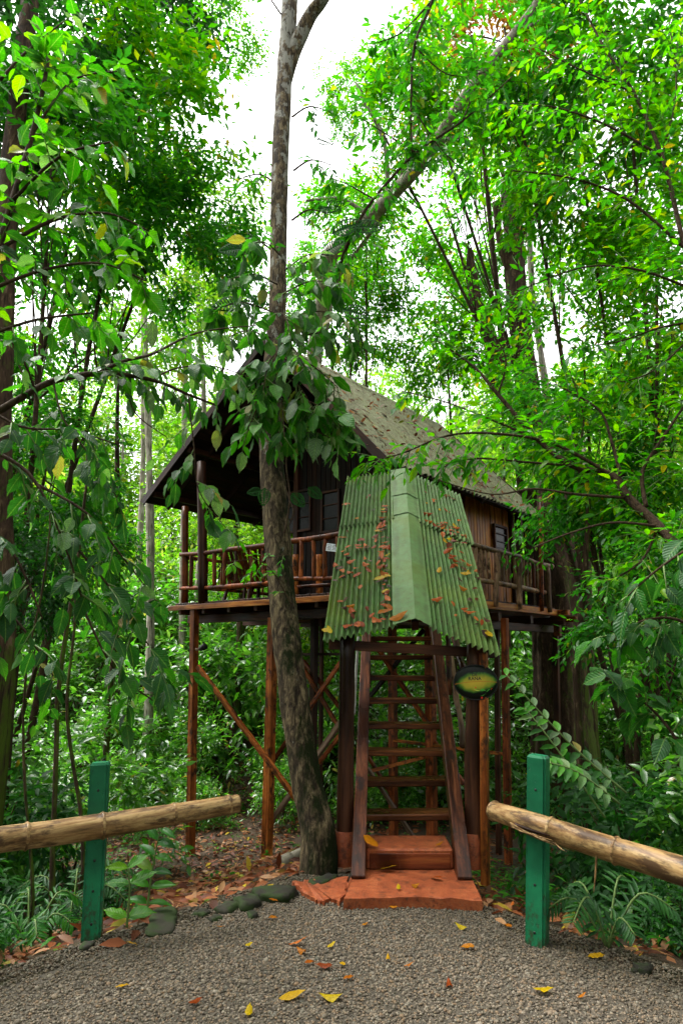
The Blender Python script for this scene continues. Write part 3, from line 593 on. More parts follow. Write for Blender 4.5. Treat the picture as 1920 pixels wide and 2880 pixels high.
plank_wall((HU0, HW0, 0), (HU1, HW0, 0), mat='shade_wood'); plank_wall((HU0, HW0, 0), (HU0, HW1, 0), .105, 'varnished_wood'); plank_wall((HU1, HW0, 0), (HU1, HW1, 0), .14); plank_wall((HU0, HW1, 0), (HU1, HW1, 0), .14)
plank_wall((.62, 5.15, 0), (.02, 5.45, 0), .14, 'dark_wood', 4.35)
for (u, w) in ((HU0 - .02, HW0 - .02), (HU1, HW0 - .02), (HU0 - .02, HW1)): bar('corner_post', uw(u, w, DZ), uw(u, w, roofz(u)), .11, .11, M['dark_wood'], hut, up=Wd)
def window(c0, c1, axis, nm):
    """c0,c1 opposite corners on a wall"""
    c0, c1 = Vector(c0), Vector(c1); z0, z1 = sorted((c0.z, c1.z)); out = -Wd if axis == 'w' else -Ud; o = out * .03
    a = Vector((c0.x, c0.y, 0)) + o; b = Vector((c1.x, c1.y, 0)) + o; m = (a + b) / 2 + Vector((0, 0, (z0 + z1) / 2))
    win = empty('window', m, parent=hut)
    Zv = lambda p, z: p + Vector((0, 0, z))
    add('pane', fast_mesh('pane', [Zv(a, z0), Zv(b, z0), Zv(b, z1), Zv(a, z1)], [(0, 1, 2, 3)], False), M['pane'], win)
    for p, q in ((Zv(a, z0), Zv(b, z0)), (Zv(a, z1), Zv(b, z1)), (Zv(a, z0 - .02), Zv(a, z1 + .02)), (Zv(b, z0 - .02), Zv(b, z1 + .02))): bar('frame', p + o * .5, q + o * .5, .045, .045, M['dark_wood'], win, up=out)
    for k in (1, 2): z = z0 + (z1 - z0) * k / 3; bar('glazing_bar', Zv(a, z) + o * .4, Zv(b, z) + o * .4, .022, .022, M['dark_wood'], win, up=out)
window(onw(765, 1400, HW0), onw(876, 1490, HW0), 'w', 0); window(onw(910, 1388, HW0), onw(957, 1492, HW0), 'w', 1)
def onu(px, py, u):
    r = ray(px, py); o = Vector((0, 0, EYE)); k = (u - (o - CR).dot(Ud)) / r.dot(Ud); return o + r * k
window(onu(1382, 1476, HU0), onu(1420, 1550, HU0), 'u', 2)
# front railing
def rail_at(px, py, w=0.0): return onw(px, py, w)
frail = empty('front_railing', uw(2.4, 0, DZ), parent=hut)
pole('rail_post', onw(520, 1698, .04), onw(521, 1425, .04), .062, M['red_wood'], frail, .004); pole('rail_post', onw(571, 1699, 0), onw(567, 1300, 0), .085, M['dark_wood'], frail, .004)
add('top_rail', tube_mesh([rail_at(508, 1560), rail_at(572, 1556), rail_at(650, 1545), rail_at(742, 1535), rail_at(820, 1522), rail_at(900, 1512), rail_at(985, 1497), rail_at(1060, 1486)], [.04, .045, .042, .05, .045, .048, .05, .05], 9, .012, 3), M['red_wood'], frail)
add('lower_rail', tube_mesh([rail_at(508, 1655), rail_at(572, 1653), rail_at(660, 1648), rail_at(745, 1640), rail_at(830, 1628), rail_at(935, 1626), rail_at(1060, 1610)], [.034, .036, .042, .034, .036, .034, .035], 9, .012, 8), M['red_wood'], frail)
for x in (538, 603, 633, 664, 707, 740, 818, 848, 881, 915, 949, 985, 1022):
    yt = np.interp(x, [508, 742, 900, 1060], [1560, 1535, 1512, 1486]); yb = np.interp(x, [508, 745, 935, 1060], [1655, 1640, 1626, 1610]); dx = random.uniform(-3, 3)
    pole('baluster', onw(x + dx, yb, 0), onw(x, yt, 0), random.uniform(.028, .038), M['red_wood'], frail, .01, 7)
for x in (831, 898): pole('rail_post', onw(x, 1676, .35), onw(x, 1560, .35), .05, M['orange_wood'], frail, .008)
pole('lower_rail', onw(838, 1650, .3), onw(935, 1645, .3), .03, M['red_wood'], frail, .01)
# left side railing going away
srail = empty('left_railing', uw(PL - .06, 2, DZ), parent=hut)
pole('top_rail', uw(4.62, .05, 3.26), uw(4.62, 5.2, 3.26), .035, M['red_wood'], srail, .02); pole('lower_rail', uw(4.62, .05, 2.72), uw(4.62, 5.2, 2.72), .03, M['red_wood'], srail, .02)
for k, w in enumerate(np.linspace(.5, 5.2, 14)): pole('baluster', uw(4.62, w, 2.44 if k % 4 == 3 else 2.72), uw(4.62, w, 3.26), .045 if k % 4 == 3 else .026, M['red_wood'], srail, .008, 7)
# right side railing of grey poles
rr = empty('right_railing', uw(0, 3.6, DZ), parent=hut); UR = -.06
O = lambda a, b, u=UR: onu(a, b, u)
add('top_rail', tube_mesh([O(1296, 1521), O(1317, 1528), O(1360, 1541), O(1420, 1556), O(1465, 1568), O(1515, 1586), O(1551, 1593)], [.042, .04, .044, .04, .048, .044, .05], 9, .012, 5), M['grey_pole'], rr)
add('lower_rail', tube_mesh([O(1310, 1625), O(1342, 1631), O(1400, 1640), O(1460, 1652), O(1535, 1667)], [.04, .042, .044, .05, .042], 9, .012, 6), M['grey_pole'], rr)
for x in (1318, 1337, 1350, 1362, 1373, 1401, 1412, 1422, 1432, 1446, 1470, 1480, 1490, 1500, 1510):
    yt = np.interp(x, [1317, 1360, 1420, 1465, 1515, 1551], [1528, 1541, 1556, 1568, 1586, 1593]); yb = np.interp(x, [1310, 1342, 1400, 1460, 1535], [1625, 1631, 1640, 1652, 1667])
    pole('baluster', O(x + random.uniform(-1, 3), yb), O(x - 2, yt), random.uniform(.024, .036), M['grey_pole'] if x not in (1500,) else M['red_wood'], rr, .012, 7)
for (a, b, r_, mt) in (((1392, 1705), (1397, 1557), .052, 'grey_pole'), ((1460, 1713), (1458, 1572), .055, 'grey_pole'), ((1522, 1718), (1520, 1400), .045, 'red_wood'), ((1544, 1722), (1538, 1597), .055, 'grey_pole')):
    pole('rail_post', O(*a, UR - .05), O(*b, UR - .05), r_, M[mt], rr, .010)
# landing behind the canopy
for k in range(5): bar('deck_board', Vector((.25, 7.95 + k * .17, DZ - .02)), Vector((1.35, 7.95 + k * .17, DZ - .02)), .16, .035, M['dark_wood'], hut)

# ------------------------------------------------------------------ ladder
lad = empty('ladder', (0.52, 5.1, 0.07), 'steep reddish brown plank ladder leading up under the green canopy', 'ladder')
def stairY(q): return 5.887 / (.84 - q)
TRD = [(415, 990, 1372), (425, 968, 1138), (428, 945, 930), (435, 928, 744), (440, 910, 570), (445, 895, 412), (450, 885, 268), (455, 868, 138)]
last = None
for a, b, y in TRD:
    px = 860 + (a + b) / 2 / 2.45; py = 1740 + y / 2.45; r = ray(px, py); Yt = stairY(r.z / r.y); c = at(px, py, Yt)
    wd = (b - a) / 2.45 * 1.0 / F * (math.cos(PITCH) * Yt + math.sin(PITCH) * (c.z - EYE)) + .04
    tm = Matrix.Translation((c.x, c.y + .11, c.z)) @ Matrix.Rotation(random.uniform(-.012, .012), 4, 'Y') @ Matrix.Rotation(R(90), 4, 'Y')
    add('tread', box_mesh(.048, .22, wd, .008), M['tread_wood'], lad, tm); last = c
for k in (1, 2, 3): add('tread', box_mesh(.048, .22, .70, .008), M['tread_wood'], lad, Matrix.Translation((last.x, last.y + .11 + k * .26, last.z + k * .215)) @ Matrix.Rotation(R(90), 4, 'Y'))
for (b0, t0) in (((1007, 2466), (1030, 1790)), ((1303, 2470), (1224, 1790))):
    p0 = atZ(*b0, .06); r = ray(*t0); Yt = stairY(r.z / r.y); p1 = at(*t0, Yt - .04); p1 = p0 + (p1 - p0) * 1.32
    nrm = Vector((0, -.84, 1)).normalized()
    bar('stringer', p0 - (p1 - p0).normalized() * .05, p1, .098, .15, M['stair_wood'], lad, up=nrm, bev=.006)

# ------------------------------------------------------------------ canopy over the ladder
can = empty('stair_canopy', (0.55, 5.25, 0), 'green corrugated metal canopy roof over the ladder strewn with dead leaves', 'canopy')
RT, RB = at(1139, 1333, 8.0), at(1168, 1751, 5.2); LT, LB = at(974, 1350, 8.1), at(907, 1806, 5.25); QT, QB = at(1285, 1398, 8.0), at(1407, 1848, 5.08)
def cp(side, s, t, ext=0.0):
    r = RT.lerp(RB, t); e = (LT.lerp(LB, t) if side == 'l' else QT.lerp(QB, t)); return r.lerp(e, s + ext)
def csheet(side, s0, s1, t0, t1, waves, amp, lift, name='roof_sheet', mat='canopy_metal'):
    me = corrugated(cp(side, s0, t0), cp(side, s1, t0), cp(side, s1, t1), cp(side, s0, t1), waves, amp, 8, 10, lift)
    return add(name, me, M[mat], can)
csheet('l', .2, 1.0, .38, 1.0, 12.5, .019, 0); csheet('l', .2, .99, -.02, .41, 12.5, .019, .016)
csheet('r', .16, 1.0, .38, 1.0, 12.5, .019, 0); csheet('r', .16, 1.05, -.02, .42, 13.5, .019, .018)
for i, (t0, t1) in enumerate(((.37, 1.0), (.215, .39), (-.02, .235))):
    for sd, sw in (('l', .245), ('r', .20)):
        zz = Vector((0, 0, .034 + .012 * i)); zz2 = Vector((0, 0, .022 + .012 * i)); me = corrugated(cp(sd, 0, t0) + zz, cp(sd, sw, t0) + zz2, cp(sd, sw, t1) + zz2, cp(sd, 0, t1) + zz, 1, .0012, 8, 8, 0); add('ridge_cap', me, M['canopy_cap'], can)
for t in (.93, .5, .1):
    for sd in 'lr': bar('purlin', cp(sd, .02, t) - Vector((0, 0, .06)), cp(sd, .96, t) - Vector((0, 0, .06)), .05, .06, M['dark_wood'], can)
bar('ridge_beam', RT - Vector((0, 0, .1)), RB.lerp(RT, .04) - Vector((0, 0, .1)), .06, .09, M['dark_wood'], can)
for sd in 'lr': bar('side_beam', cp(sd, .8, .0) - Vector((0, 0, .09)), cp(sd, .8, .95) - Vector((0, 0, .09)), .06, .08, M['dark_wood'], can)
for (tp, bt, Yp, sl0, sl1) in (((977, 1800), (968, 2440), 5.42, 2394, 2470), ((1335, 1815), (1329, 2445), 5.36, 2386, 2474)):
    a = at(*tp, Yp); b = at(*bt, Yp); b.z = 0.0; a.z = 1.80 if tp[0] < 1000 else 1.72
    po = add('support_post', tube_mesh([b, a], [.068, .062], 14, .006, tp[0]), M['dark_wood'], can)
    s0 = Vector((b.x, b.y, .0)); s1 = s0 + Vector((0, 0, .24))
    V, T = tube_arrays([s0, s1, s1 + Vector((0, 0, .004))], [.078, .074, .066], 16, False); add('post_sleeve', fast_mesh('sleeve', V, T), M['orange_concrete'], can)
b = at(1364, 2484, 5.3); a = at(1359, 1835, 5.3); b.z = -.1; bar('side_post', b, a, .055, .075, M['orange_wood'], can, up=Vector((.5, 1, 0)))
bar('cross_beam', at(925, 1812, 5.5), at(1395, 1838, 5.5), .07, .08, M['dark_wood'], can)
pole('leaning_pole', at(1303, 2100, 6.6), at(1262, 1815, 7.6), .032, M['grey_pole'], can, .03); pole('leaning_pole', at(1302, 1885, 6.0), at(1276, 1790, 6.6), .034, M['stair_wood'], can, .01); pole('leaning_pole', at(1264, 1955, 7.2), at(1256, 1790, 7.3), .03, M['stair_wood'], can, .02)
add('downpipe_chain', tube_mesh([at(1008, 1790, 6.2), at(1003, 1860, 6.2), at(998, 1950, 6.2), at(996, 2010, 6.2)], .013, 8), M['rope'], label='thin silvery rope hanging beside the left side of the ladder', cat='rope').name = 'hanging_rope'

# ------------------------------------------------------------------ oval sign
def facing_matrix(loc, yaw=0.0, tilt=0.0):
    return Matrix.Translation(loc) @ Matrix.Rotation(yaw, 4, 'Z') @ Matrix.Rotation(R(90) + tilt, 4, 'X')
sc = at(1337, 1919, 5.2); sc.y = 5.36 - .095; sc = at(1337, 1919, sc.y)
sm_ = facing_matrix(sc, R(-6)); WM_sign = empty('oval_sign', sc, 'dark rimmed oval wooden sign with painted leaf and frog on the right post', 'sign')
def disc_mesh(rx, ry, th, n=40, dome=.012):
    V = []; T = []; rings = [(0, dome), (.35, dome * .95), (.7, dome * .7), (.9, dome * .3), (1.0, -.006), (1.0, -th)]
    for k, (f, z) in enumerate(rings):
        if f == 0: V.append((0, 0, z)); continue
        for i in range(n): a = 2 * math.pi * i / n; V.append((rx * f * math.cos(a), ry * f * math.sin(a), z))
    for i in range(n): T.append((0, 1 + i, 1 + (i + 1) % n))
    for k in range(1, len(rings) - 1):
        for i in range(n): a, b = 1 + (k - 1) * n + i, 1 + (k - 1) * n + (i + 1) % n; T += [(a, a + n, b + n), (a, b + n, b)]
    return fast_mesh('disc', V, T)
def sign_mat():
    m, t, b, o = nt('painted_leaf_board'); tc = N(t, 'ShaderNodeTexCoord'); sx = N(t, 'ShaderNodeSeparateXYZ'); t.links.new(tc.outputs['Object'], sx.inputs[0])
    x, y = sx.outputs[0], sx.outputs[1]
    xa = math_n(t, 'DIVIDE', math_n(t, 'ADD', x, -.006), .165); ya = math_n(t, 'DIVIDE', math_n(t, 'ADD', y, math_n(t, 'MULTIPLY', x, -.06)), .082)
    d = math_n(t, 'ADD', math_n(t, 'POWER', math_n(t, 'ABSOLUTE', xa), 2.0), math_n(t, 'POWER', math_n(t, 'ABSOLUTE', ya), 1.6))
    n = noise_n(t, tc.outputs['Object'], 18, 5); d = math_n(t, 'ADD', d, math_n(t, 'MULTIPLY', math_n(t, 'SUBTRACT', n, .5), .7))
    c = ramp(t, [(0.0, (.42, .30, .03)), (.38, (.28, .25, .025)), (.66, (.08, .16, .015)), (.88, (.012, .05, .010)), (1, (.003, .005, .003))], d)
    mid = math_n(t, 'ABSOLUTE', math_n(t, 'ADD', math_n(t, 'SUBTRACT', y, math_n(t, 'MULTIPLY', x, .05)), math_n(t, 'ADD', math_n(t, 'MULTIPLY', math_n(t, 'MULTIPLY', x, x), .5), -.006)))
    c = mixc(t, ramp(t, [(0.001, (.8,) * 3), (.0045, (0, 0, 0))], mid), c, (.34, .11, .02))
    t.links.new(c, b.inputs['Base Color']); b.inputs['Roughness'].default_value = .35; return m
M['sign'] = sign_mat()
add('board', disc_mesh(.169, .133, .022), M['sign'], WM_sign, sm_)
rv, rt_ = tube_arrays([Vector((.168 * math.cos(a), .132 * math.sin(a), -.004)) for a in np.linspace(0, 2 * math.pi, 41)], .0045, 6, False); add('rim', fast_mesh('rim', rv, rt_), M['black'], WM_sign, sm_)
def text(body, x, y, size, parent=None, mat=None, base=None, z=.0125):
    c = bpy.data.curves.new('text', 'FONT'); c.body = body; c.size = size; c.extrude = .0008; c.align_x = 'CENTER'; c.align_y = 'CENTER'; c.offset = .0006
    tmp = bpy.data.objects.new('tmp_text', c); COL.objects.link(tmp); me = bpy.data.meshes.new_from_object(tmp.evaluated_get(bpy.context.evaluated_depsgraph_get()))
    bpy.data.objects.remove(tmp); me.materials.clear(); me.materials.append(mat); o = bpy.data.objects.new('lettering', me); return setup(o, parent, base @ Matrix.Translation((x, y, z)) @ Matrix.Rotation(R(1), 4, 'Z'))
text('RANA', -.008, .028, .037, WM_sign, M['ink'], sm_); text('DE', -.008, .057, .032, WM_sign, M['ink'], sm_, .0115)
def flat_poly(pts, z, mat, name):
    bm = bmesh.new(); vs = [bm.verts.new((p[0], p[1], z)) for p in pts]; f = bm.faces.new(vs); r = bmesh.ops.extrude_face_region(bm, geom=[f])
    for v in r['geom']:
        if isinstance(v, bmesh.types.BMVert): v.co.z += .0025
    bmesh.ops.recalc_face_normals(bm, faces=bm.faces[:]); return add(name, bm_mesh(bm), mat, WM_sign, sm_)
sp = lambda zx, zy: ((zx - 760) / 8.71 * 5.25 / F * .98 + .0, -(zy - 690) / 8.71 * 5.25 / F * .98)
M['frog_green'] = plain('frog_green', (.05, .24, .03), .4); M['frog_red'] = plain('frog_red', (.55, .03, .015), .4); M['frog_pale'] = plain('frog_pale', (.36, .42, .06), .4)
flat_poly([sp(690, 800), sp(715, 778), sp(780, 785), sp(870, 812), sp(950, 850), sp(990, 885), sp(900, 890), sp(800, 878), sp(720, 862), sp(690, 835)], .008, M['frog_green'], 'frog_body')
flat_poly([sp(700, 845), sp(780, 868), sp(860, 888), sp(780, 890), sp(720, 872)], .0095, M['frog_pale'], 'frog_belly')
flat_poly([sp(975, 880), sp(1020, 800), sp(1060, 850), sp(1100, 840), sp(1050, 880), sp(1010, 910)], .006, M['frog_green'], 'frog_leg')
flat_poly([sp(860, 985), sp(900, 950), sp(990, 925), sp(1000, 950), sp(920, 1000), sp(870, 1005)], .004, M['frog_green'], 'frog_leg')
for cx_, cy_ in ((655, 820), (795, 970), (888, 1050), (1112, 835)):
    P5 = []
    for k in range(10): a = k * math.pi / 5; r_ = 36 if k % 2 == 0 else 14; P5.append(sp(cx_ + r_ * math.cos(a), cy_ + r_ * math.sin(a)))
    flat_poly(P5, .004, M['frog_red'], 'frog_foot')
flat_poly([sp(748 + 16 * math.cos(a), 810 + 18 * math.sin(a)) for a in np.linspace(0, 6.28, 9)[:-1]], .011, M['frog_red'], 'frog_eye')

# ------------------------------------------------------------------ green posts and bamboo rails
def green_post(b, t, yaw, label, holes):
    root = empty('barrier_post', (b.x, b.y, 0), label, 'post', 'green barrier posts beside the path')
    b = Vector((b.x, b.y, -.12)); m = frame_mat(b, t, up=Vector((math.sin(yaw), -math.cos(yaw), 0))); L = (t - b).length; W2 = .055
    bm = bmesh.new(); bmesh.ops.create_cube(bm, size=1)
    for v in bm.verts: v.co = Vector((v.co.x * W2 * 2, v.co.y * W2 * 2, v.co.z * L))
    bmesh.ops.bevel(bm, geom=[e for e in bm.edges if abs(e.verts[0].co.z - e.verts[1].co.z) > .1], offset=.014, segments=2, affect='EDGES')
    tf = [f for f in bm.faces if f.calc_center_median().z > L / 2 - .001]; bmesh.ops.inset_individual(bm, faces=tf, thickness=.012)
    for f in tf: 
        for v in f.verts: v.co.z += .014
    add('post_body', bm_mesh(bm), M['green_paint'], root, m)
    for z in holes:
        for s_, ax in ((-1, 'y'),):
            c = m @ Matrix.Translation((0, -W2 * -1 + .0 if False else W2, z)) 
            V, T = tube_arrays([Vector((0, -.01, 0)), Vector((0, .0015, 0))], .0075, 10); add('bolt_hole', fast_mesh('hole', V, T), M['black'], root, c)
    return root
gb, gt = at(260, 2632, 4.16), at(283, 2150, 4.2); green_post(gb, gt, R(14), 'green painted concrete post behind the bamboo rail on the left of the path', (-.33, -.16, .0, .38))
hb, ht = at(1504, 2634, 4.04), at(1513, 2130, 4.05); green_post(hb, ht, R(-32), 'green painted concrete post behind the cracked bamboo rail on the right', (-.36, -.12, .18, .38))
def bamboo_rail(pts, nodes, label):
    P = [at(a, b, c) for a, b, c, _ in pts]; rad = [p[3] for p in pts]; S = smooth_path(P, 14); rr_ = lerp_list(rad, len(S)); nd = []
    for nx_ in nodes:
        best = min(range(len(S)), key=lambda i: abs(proj_x(S[i]) - nx_)); nd.append(best)
    for i in range(len(S)):
        for k in nd:
            if i == k: rr_[i] *= 1.09
            elif abs(i - k) == 1: rr_[i] *= 0.985
    root = empty('bamboo_rail', P[len(P) // 2], label, 'rail', 'bamboo barrier rails beside the path')
    L = sum((S[i + 1] - S[i]).length for i in range(len(S) - 1)); mm = frame_mat(S[0], S[-1]); inv = mm.inverted()
    V, T = tube_arrays([inv @ p for p in S], rr_, 20, False); add('culm', fast_mesh('culm', V, T), M['bamboo'], root, mm)
    for k in nd:
        d = (S[min(k + 1, len(S) - 1)] - S[max(k - 1, 0)]).normalized(); c = S[k]; im = frame_mat(c - d * .01, c + d * .01)
        V, T = tube_arrays([Vector((0, 0, -.007)), Vector((0, 0, 0)), Vector((0, 0, .007))], [rr_[k] * .99, rr_[k] * 1.04, rr_[k] * .99], 20, False); add('node_ring', fast_mesh('ring', V, T), M['bamboo'], root, im)
    return root, S, rr_, mm
def proj_x(p):
    d = p - Vector((0, 0, EYE)); return 960 + F * d.x / (d.y * math.cos(PITCH) + d.z * math.sin(PITCH))
def end_cap(root, p, d, r):
    m = frame_mat(p - d * .01, p + d * .01)
    V, T = tube_arrays([Vector((0, 0, .004)), Vector((0, 0, -.006))], [r * .80, r * .80], 16); add('hollow', fast_mesh('hollow', V, T), M['dark_wood'], root, m)
    V = []; T = []
    for k in range(20):
        a = 2 * math.pi * k / 20; V += [(r * .8 * math.cos(a), r * .8 * math.sin(a), .006), (r * math.cos(a), r * math.sin(a), .006)]
    for k in range(20): a = 2 * k; b_ = 2 * ((k + 1) % 20); T.append((a, a + 1, b_ + 1, b_))
    add('cut_end', fast_mesh('cut', V, T, False), M['bamboo'], root, m)
root, S, r_, mm = bamboo_rail([(-260, 2418, 3.45, .068), (-120, 2390, 3.6, .068), (0, 2362, 3.75, .066), (150, 2343, 3.9, .067), (290, 2322, 4.03, .068), (490, 2290, 4.2, .060), (668, 2260, 4.4, .055)], (75, 296, 492, 645), 'thick brown bamboo pole rail resting on the left green post')
end_cap(root, S[-1], (S[-1] - S[-2]).normalized(), r_[-1])
root, S, r_, mm = bamboo_rail([(1386, 2280, 4.25, .053), (1505, 2318, 3.93, .059), (1620, 2357, 3.78, .062), (1732, 2393, 3.65, .064), (1925, 2452, 3.4, .067), (2060, 2495, 3.2, .067), (2200, 2545, 3.05, .067)], (1392, 1549, 1734, 2000), 'yellow brown bamboo pole with a split underside resting on the right green post')
end_cap(root, S[0], (S[1] - S[0]).normalized() * -1, r_[0])
def sliver(a, b, w, name, mat='bamboo'):
    a, b = Vector(a), Vector(b); m_ = a.lerp(b, .5) + Vector((0, -.005, -.004))
    V, T = tube_arrays(smooth_path([a, m_, b], 4), lerp_list([w, w * .9, w * .15], 9), 4); add(name, fast_mesh('sliver', V, T), M[mat], root)
rs2 = random.Random(3)
for k in range(16):
    x0 = rs2.uniform(1430, 1520); x1 = x0 + rs2.uniform(50, 130); yy = lambda x: 2282 + (x - 1386) * .318
    sliver(at(x0, yy(x0) + rs2.uniform(16, 27), 3.9), at(x1, yy(x1) + rs2.uniform(27, 42), 3.78), rs2.uniform(.002, .006), 'splinter')
sliver(at(1445, 2318, 3.90), at(1545, 2350, 3.80), .012, 'crack', 'dark_wood'); sliver(at(1676, 2402, 3.68), at(1668, 2512, 3.7), .006, 'splinter'); sliver(at(1560, 2372, 3.8), at(1588, 2394, 3.72), .004, 'splinter')
for a, b_ in ((1462, 2314), (1812, 2417)):
    pass

# ------------------------------------------------------------------ porch things and lamp
def chair(u, w, yaw, label):
    c = uw(u, w, DZ); root = empty('rocking_chair', c, label, 'chair', 'rustic chairs on the porch')
    f = Matrix.Translation(c) @ Matrix.Rotation(yaw, 4, 'Z'); q = lambda x, y, z: f @ Vector((x, y, z))
    for k in range(5): bar('seat_slat', q(-.26, -.22 + k * .11, .38 - k * .02), q(.26, -.22 + k * .11, .38 - k * .02), .09, .025, M['red_wood'], root)
    for k in range(6): bar('back_slat', q(-.23 + k * .092, .24, .36), q(-.25 + k * .1, .52, 1.0 - abs(k - 2.5) * .03), .075, .02, M['red_wood'], root)
    for s in (-1, 1):
        bar('armrest', q(s * .31, -.28, .58), q(s * .31, .34, .55), .08, .03, M['red_wood'], root); bar('leg', q(s * .29, -.24, .0), q(s * .29, -.26, .58), .05, .05, M['dark_wood'], root, up=Wd); bar('leg', q(s * .29, .36, .0), q(s * .29, .16, .56), .05, .05, M['dark_wood'], root, up=Wd)
        bar('side_rail', q(s * .29, -.26, .38), q(s * .29, .4, .26), .035, .08, M['red_wood'], root)
chair(3.95, .95, R(150), 'dark red wooden slatted chair near the left corner of the porch'); chair(3.45, 1.0, R(170), 'dark red wooden slatted chair nearer the leaning tree on the porch')
tb = uw(1.05, .75, DZ); tbl = empty('porch_table', tb, 'small wooden table behind the front railing beside the canopy', 'table')
for k in range(4): bar('table_board', tb + Vector((-.3, -.18 + k * .12, .72)), tb + Vector((.3, -.18 + k * .12, .72)), .11, .03, M['dark_wood'], tbl)
for sx_ in (-1, 1):
    for sy_ in (-1, 1): bar('leg', tb + Vector((sx_ * .25, sy_ * .16, 0)), tb + Vector((sx_ * .25, sy_ * .16, .7)), .05, .05, M['dark_wood'], tbl, up=Wd)
pc = onw(933, 1540, -.06); pn = empty('notice_sheet', pc, 'small pale printed sheet tilted behind the front railing by the canopy', 'notice')
pm = facing_matrix(pc, R(-10), R(-8)) @ Matrix.Rotation(R(-8), 4, 'Z'); add('sheet', box_mesh(.17, .115, .003, 0), M['paper'], pn, pm)
for k in range(4):
    for j in range(2): add('print_line', box_mesh(.05 if (k + j) % 2 else .065, .007, .001, 0), M['ink'], pn, pm @ Matrix.Translation((-.04 + j * .078, .035 - k * .022, .0025)))
lc = onw(568, 1822, -.05); lm = empty('spot_lamp', lc, 'small black spot lamp fixed to the left stilt post', 'lamp')
V, T = tube_arrays([lc + Vector((-.03, 0, -.02)), lc + Vector((.02, -.03, .0)), lc + Vector((.07, -.06, .03))], [.035, .05, .058], 12); add('lamp_housing', fast_mesh('lamp', V, T), M['black'], lm)
bar('mount', lc + Vector((-.11, .04, -.03)), lc + Vector((-.02, 0, -.02)), .04, .04, M['pale_wood'], lm)

# ------------------------------------------------------------------ vegetation helpers
def fw(p): return p.y * math.cos(PITCH) + (p.z - EYE) * math.sin(PITCH)
def prad(p, px): return px / 2 * fw(p) / F
def pxpath(lst):
    P = [at(a, b, c) for a, b, c, *_ in lst]; return P, [prad(p, q[3]) for p, q in zip(P, lst)]
def joined_tubes(paths, n=6, sub=4):
    V = []; T = []
    for P, rad in paths:
        S = smooth_path(P, sub) if len(P) > 2 else P; v, t = tube_arrays(S, lerp_list(rad, len(S)) if hasattr(rad, '__len__') else rad, n); k = len(V); V += v; T += [tuple(a + k for a in f) for f in t]
    return V, T
def big_trunk_mesh(P, rad, n=20, sub=8, rough=.06, flute=0.0, seed=0):
    S = smooth_path(P, sub); rr_ = lerp_list(rad, len(S)); V, T = tube_arrays(S, rr_, n); out = []
    for i, v in enumerate(V):
        if i < n * len(S):
            c = S[i // n]; d = v - c; a = 2 * math.pi * (i % n) / n; t_ = (i // n) / len(S)
            k = 1 + rough * mnoise.noise(Vector((v.x * 6, v.y * 6, v.z * 2.5 + seed))) * 2 + rough * mnoise.noise(v * 16) + flute * (1 - t_) ** 2 * math.sin(a * 5 + seed + t_ * 2) * .5
            out.append(c + d * k)
        else: out.append(v)
    return fast_mesh('trunk', out, T)
BIG = [big_leaf_mesh(i, .25 + .03 * (i % 3), .18 + .08 * (i % 4), .025, .3 * (i % 2)) for i in range(5)]
MED = [big_leaf_mesh(20 + i, .21, .12 + .08 * i, .012, 0, 0, 5) for i in range(4)]
NAR = [big_leaf_mesh(40 + i, .11, .12 + .08 * i, .008, 0, 0, 5) for i in range(3)]
LEAFMESH = {}
def leafmeshes(kind, mat):
    key = (kind, mat)
    if key not in LEAFMESH:
        LEAFMESH[key] = []
        if kind == 'big' and mat + '_v' not in M: M[mat + '_v'] = leaf_mat(mat + '_veined', veins=True, **LP[mat])
        for V, T in {'big': BIG, 'med': MED, 'nar': NAR}[kind]:
            me = fast_mesh('leaf', V, T); me.materials.append(M[mat + ('_v' if kind == 'big' else '')]); LEAFMESH[key].append(me)
    return LEAFMESH[key]
def branch_foliage(branches, tpm, tlen, per, leaf, seed, hang=.3, t0=.15, spread=.9, drop=.35, nrand=.35):
    """twigs and alternate leaves along branch polylines"""
    rs = np.random.RandomState(seed); P = []; D = []; Nn = []; S = []; tw = []
    for B in branches:
        Sg = smooth_path(B, 6); L = sum((Sg[i + 1] - Sg[i]).length for i in range(len(Sg) - 1)); nt_ = max(2, int(L * tpm))
        for j in range(nt_):
            t = t0 + (1 - t0) * (j + rs.rand()) / nt_; k = min(len(Sg) - 2, int(t * (len(Sg) - 1))); o = np.array(Sg[k].lerp(Sg[k + 1], rs.rand())); fwd = np.array((Sg[k + 1] - Sg[k]).normalized())
            q = rs.normal(size=3); q[2] = q[2] * .6 - hang; q -= fwd * q.dot(fwd); q /= max(.01, np.linalg.norm(q)); td = fwd * (.4 + .5 * rs.rand()) + q * spread; td /= np.linalg.norm(td)
            l = tlen * (.5 + .8 * rs.rand()) * (1.15 - .5 * t); sd = np.cross(td, [0, 0, 1]); sd /= max(.01, np.linalg.norm(sd)); tp = []
            for m_ in range(per):
                s = (m_ + .7) / per; p = o + td * l * s; p[2] -= hang * l * s * s * .6; sg = 1 if m_ % 2 else -1
                d = td * .6 + sd * sg * .85 + rs.normal(size=3) * .22; d[2] -= drop
                if m_ >= per - 1: d = td + rs.normal(size=3) * .2; d[2] -= drop
                P.append(p); D.append(d); Nn.append(np.array([0, 0, 1.0]) + rs.normal(size=3) * nrand); S.append(leaf * (.45 + .85 * rs.rand()))
                tp.append(Vector(p))
            tw.append(([Vector(o), tp[len(tp) // 2], tp[-1]], [leaf * .035, leaf * .025, leaf * .012]))
    return np.array(P), np.array(D), np.array(Nn), np.array(S), tw
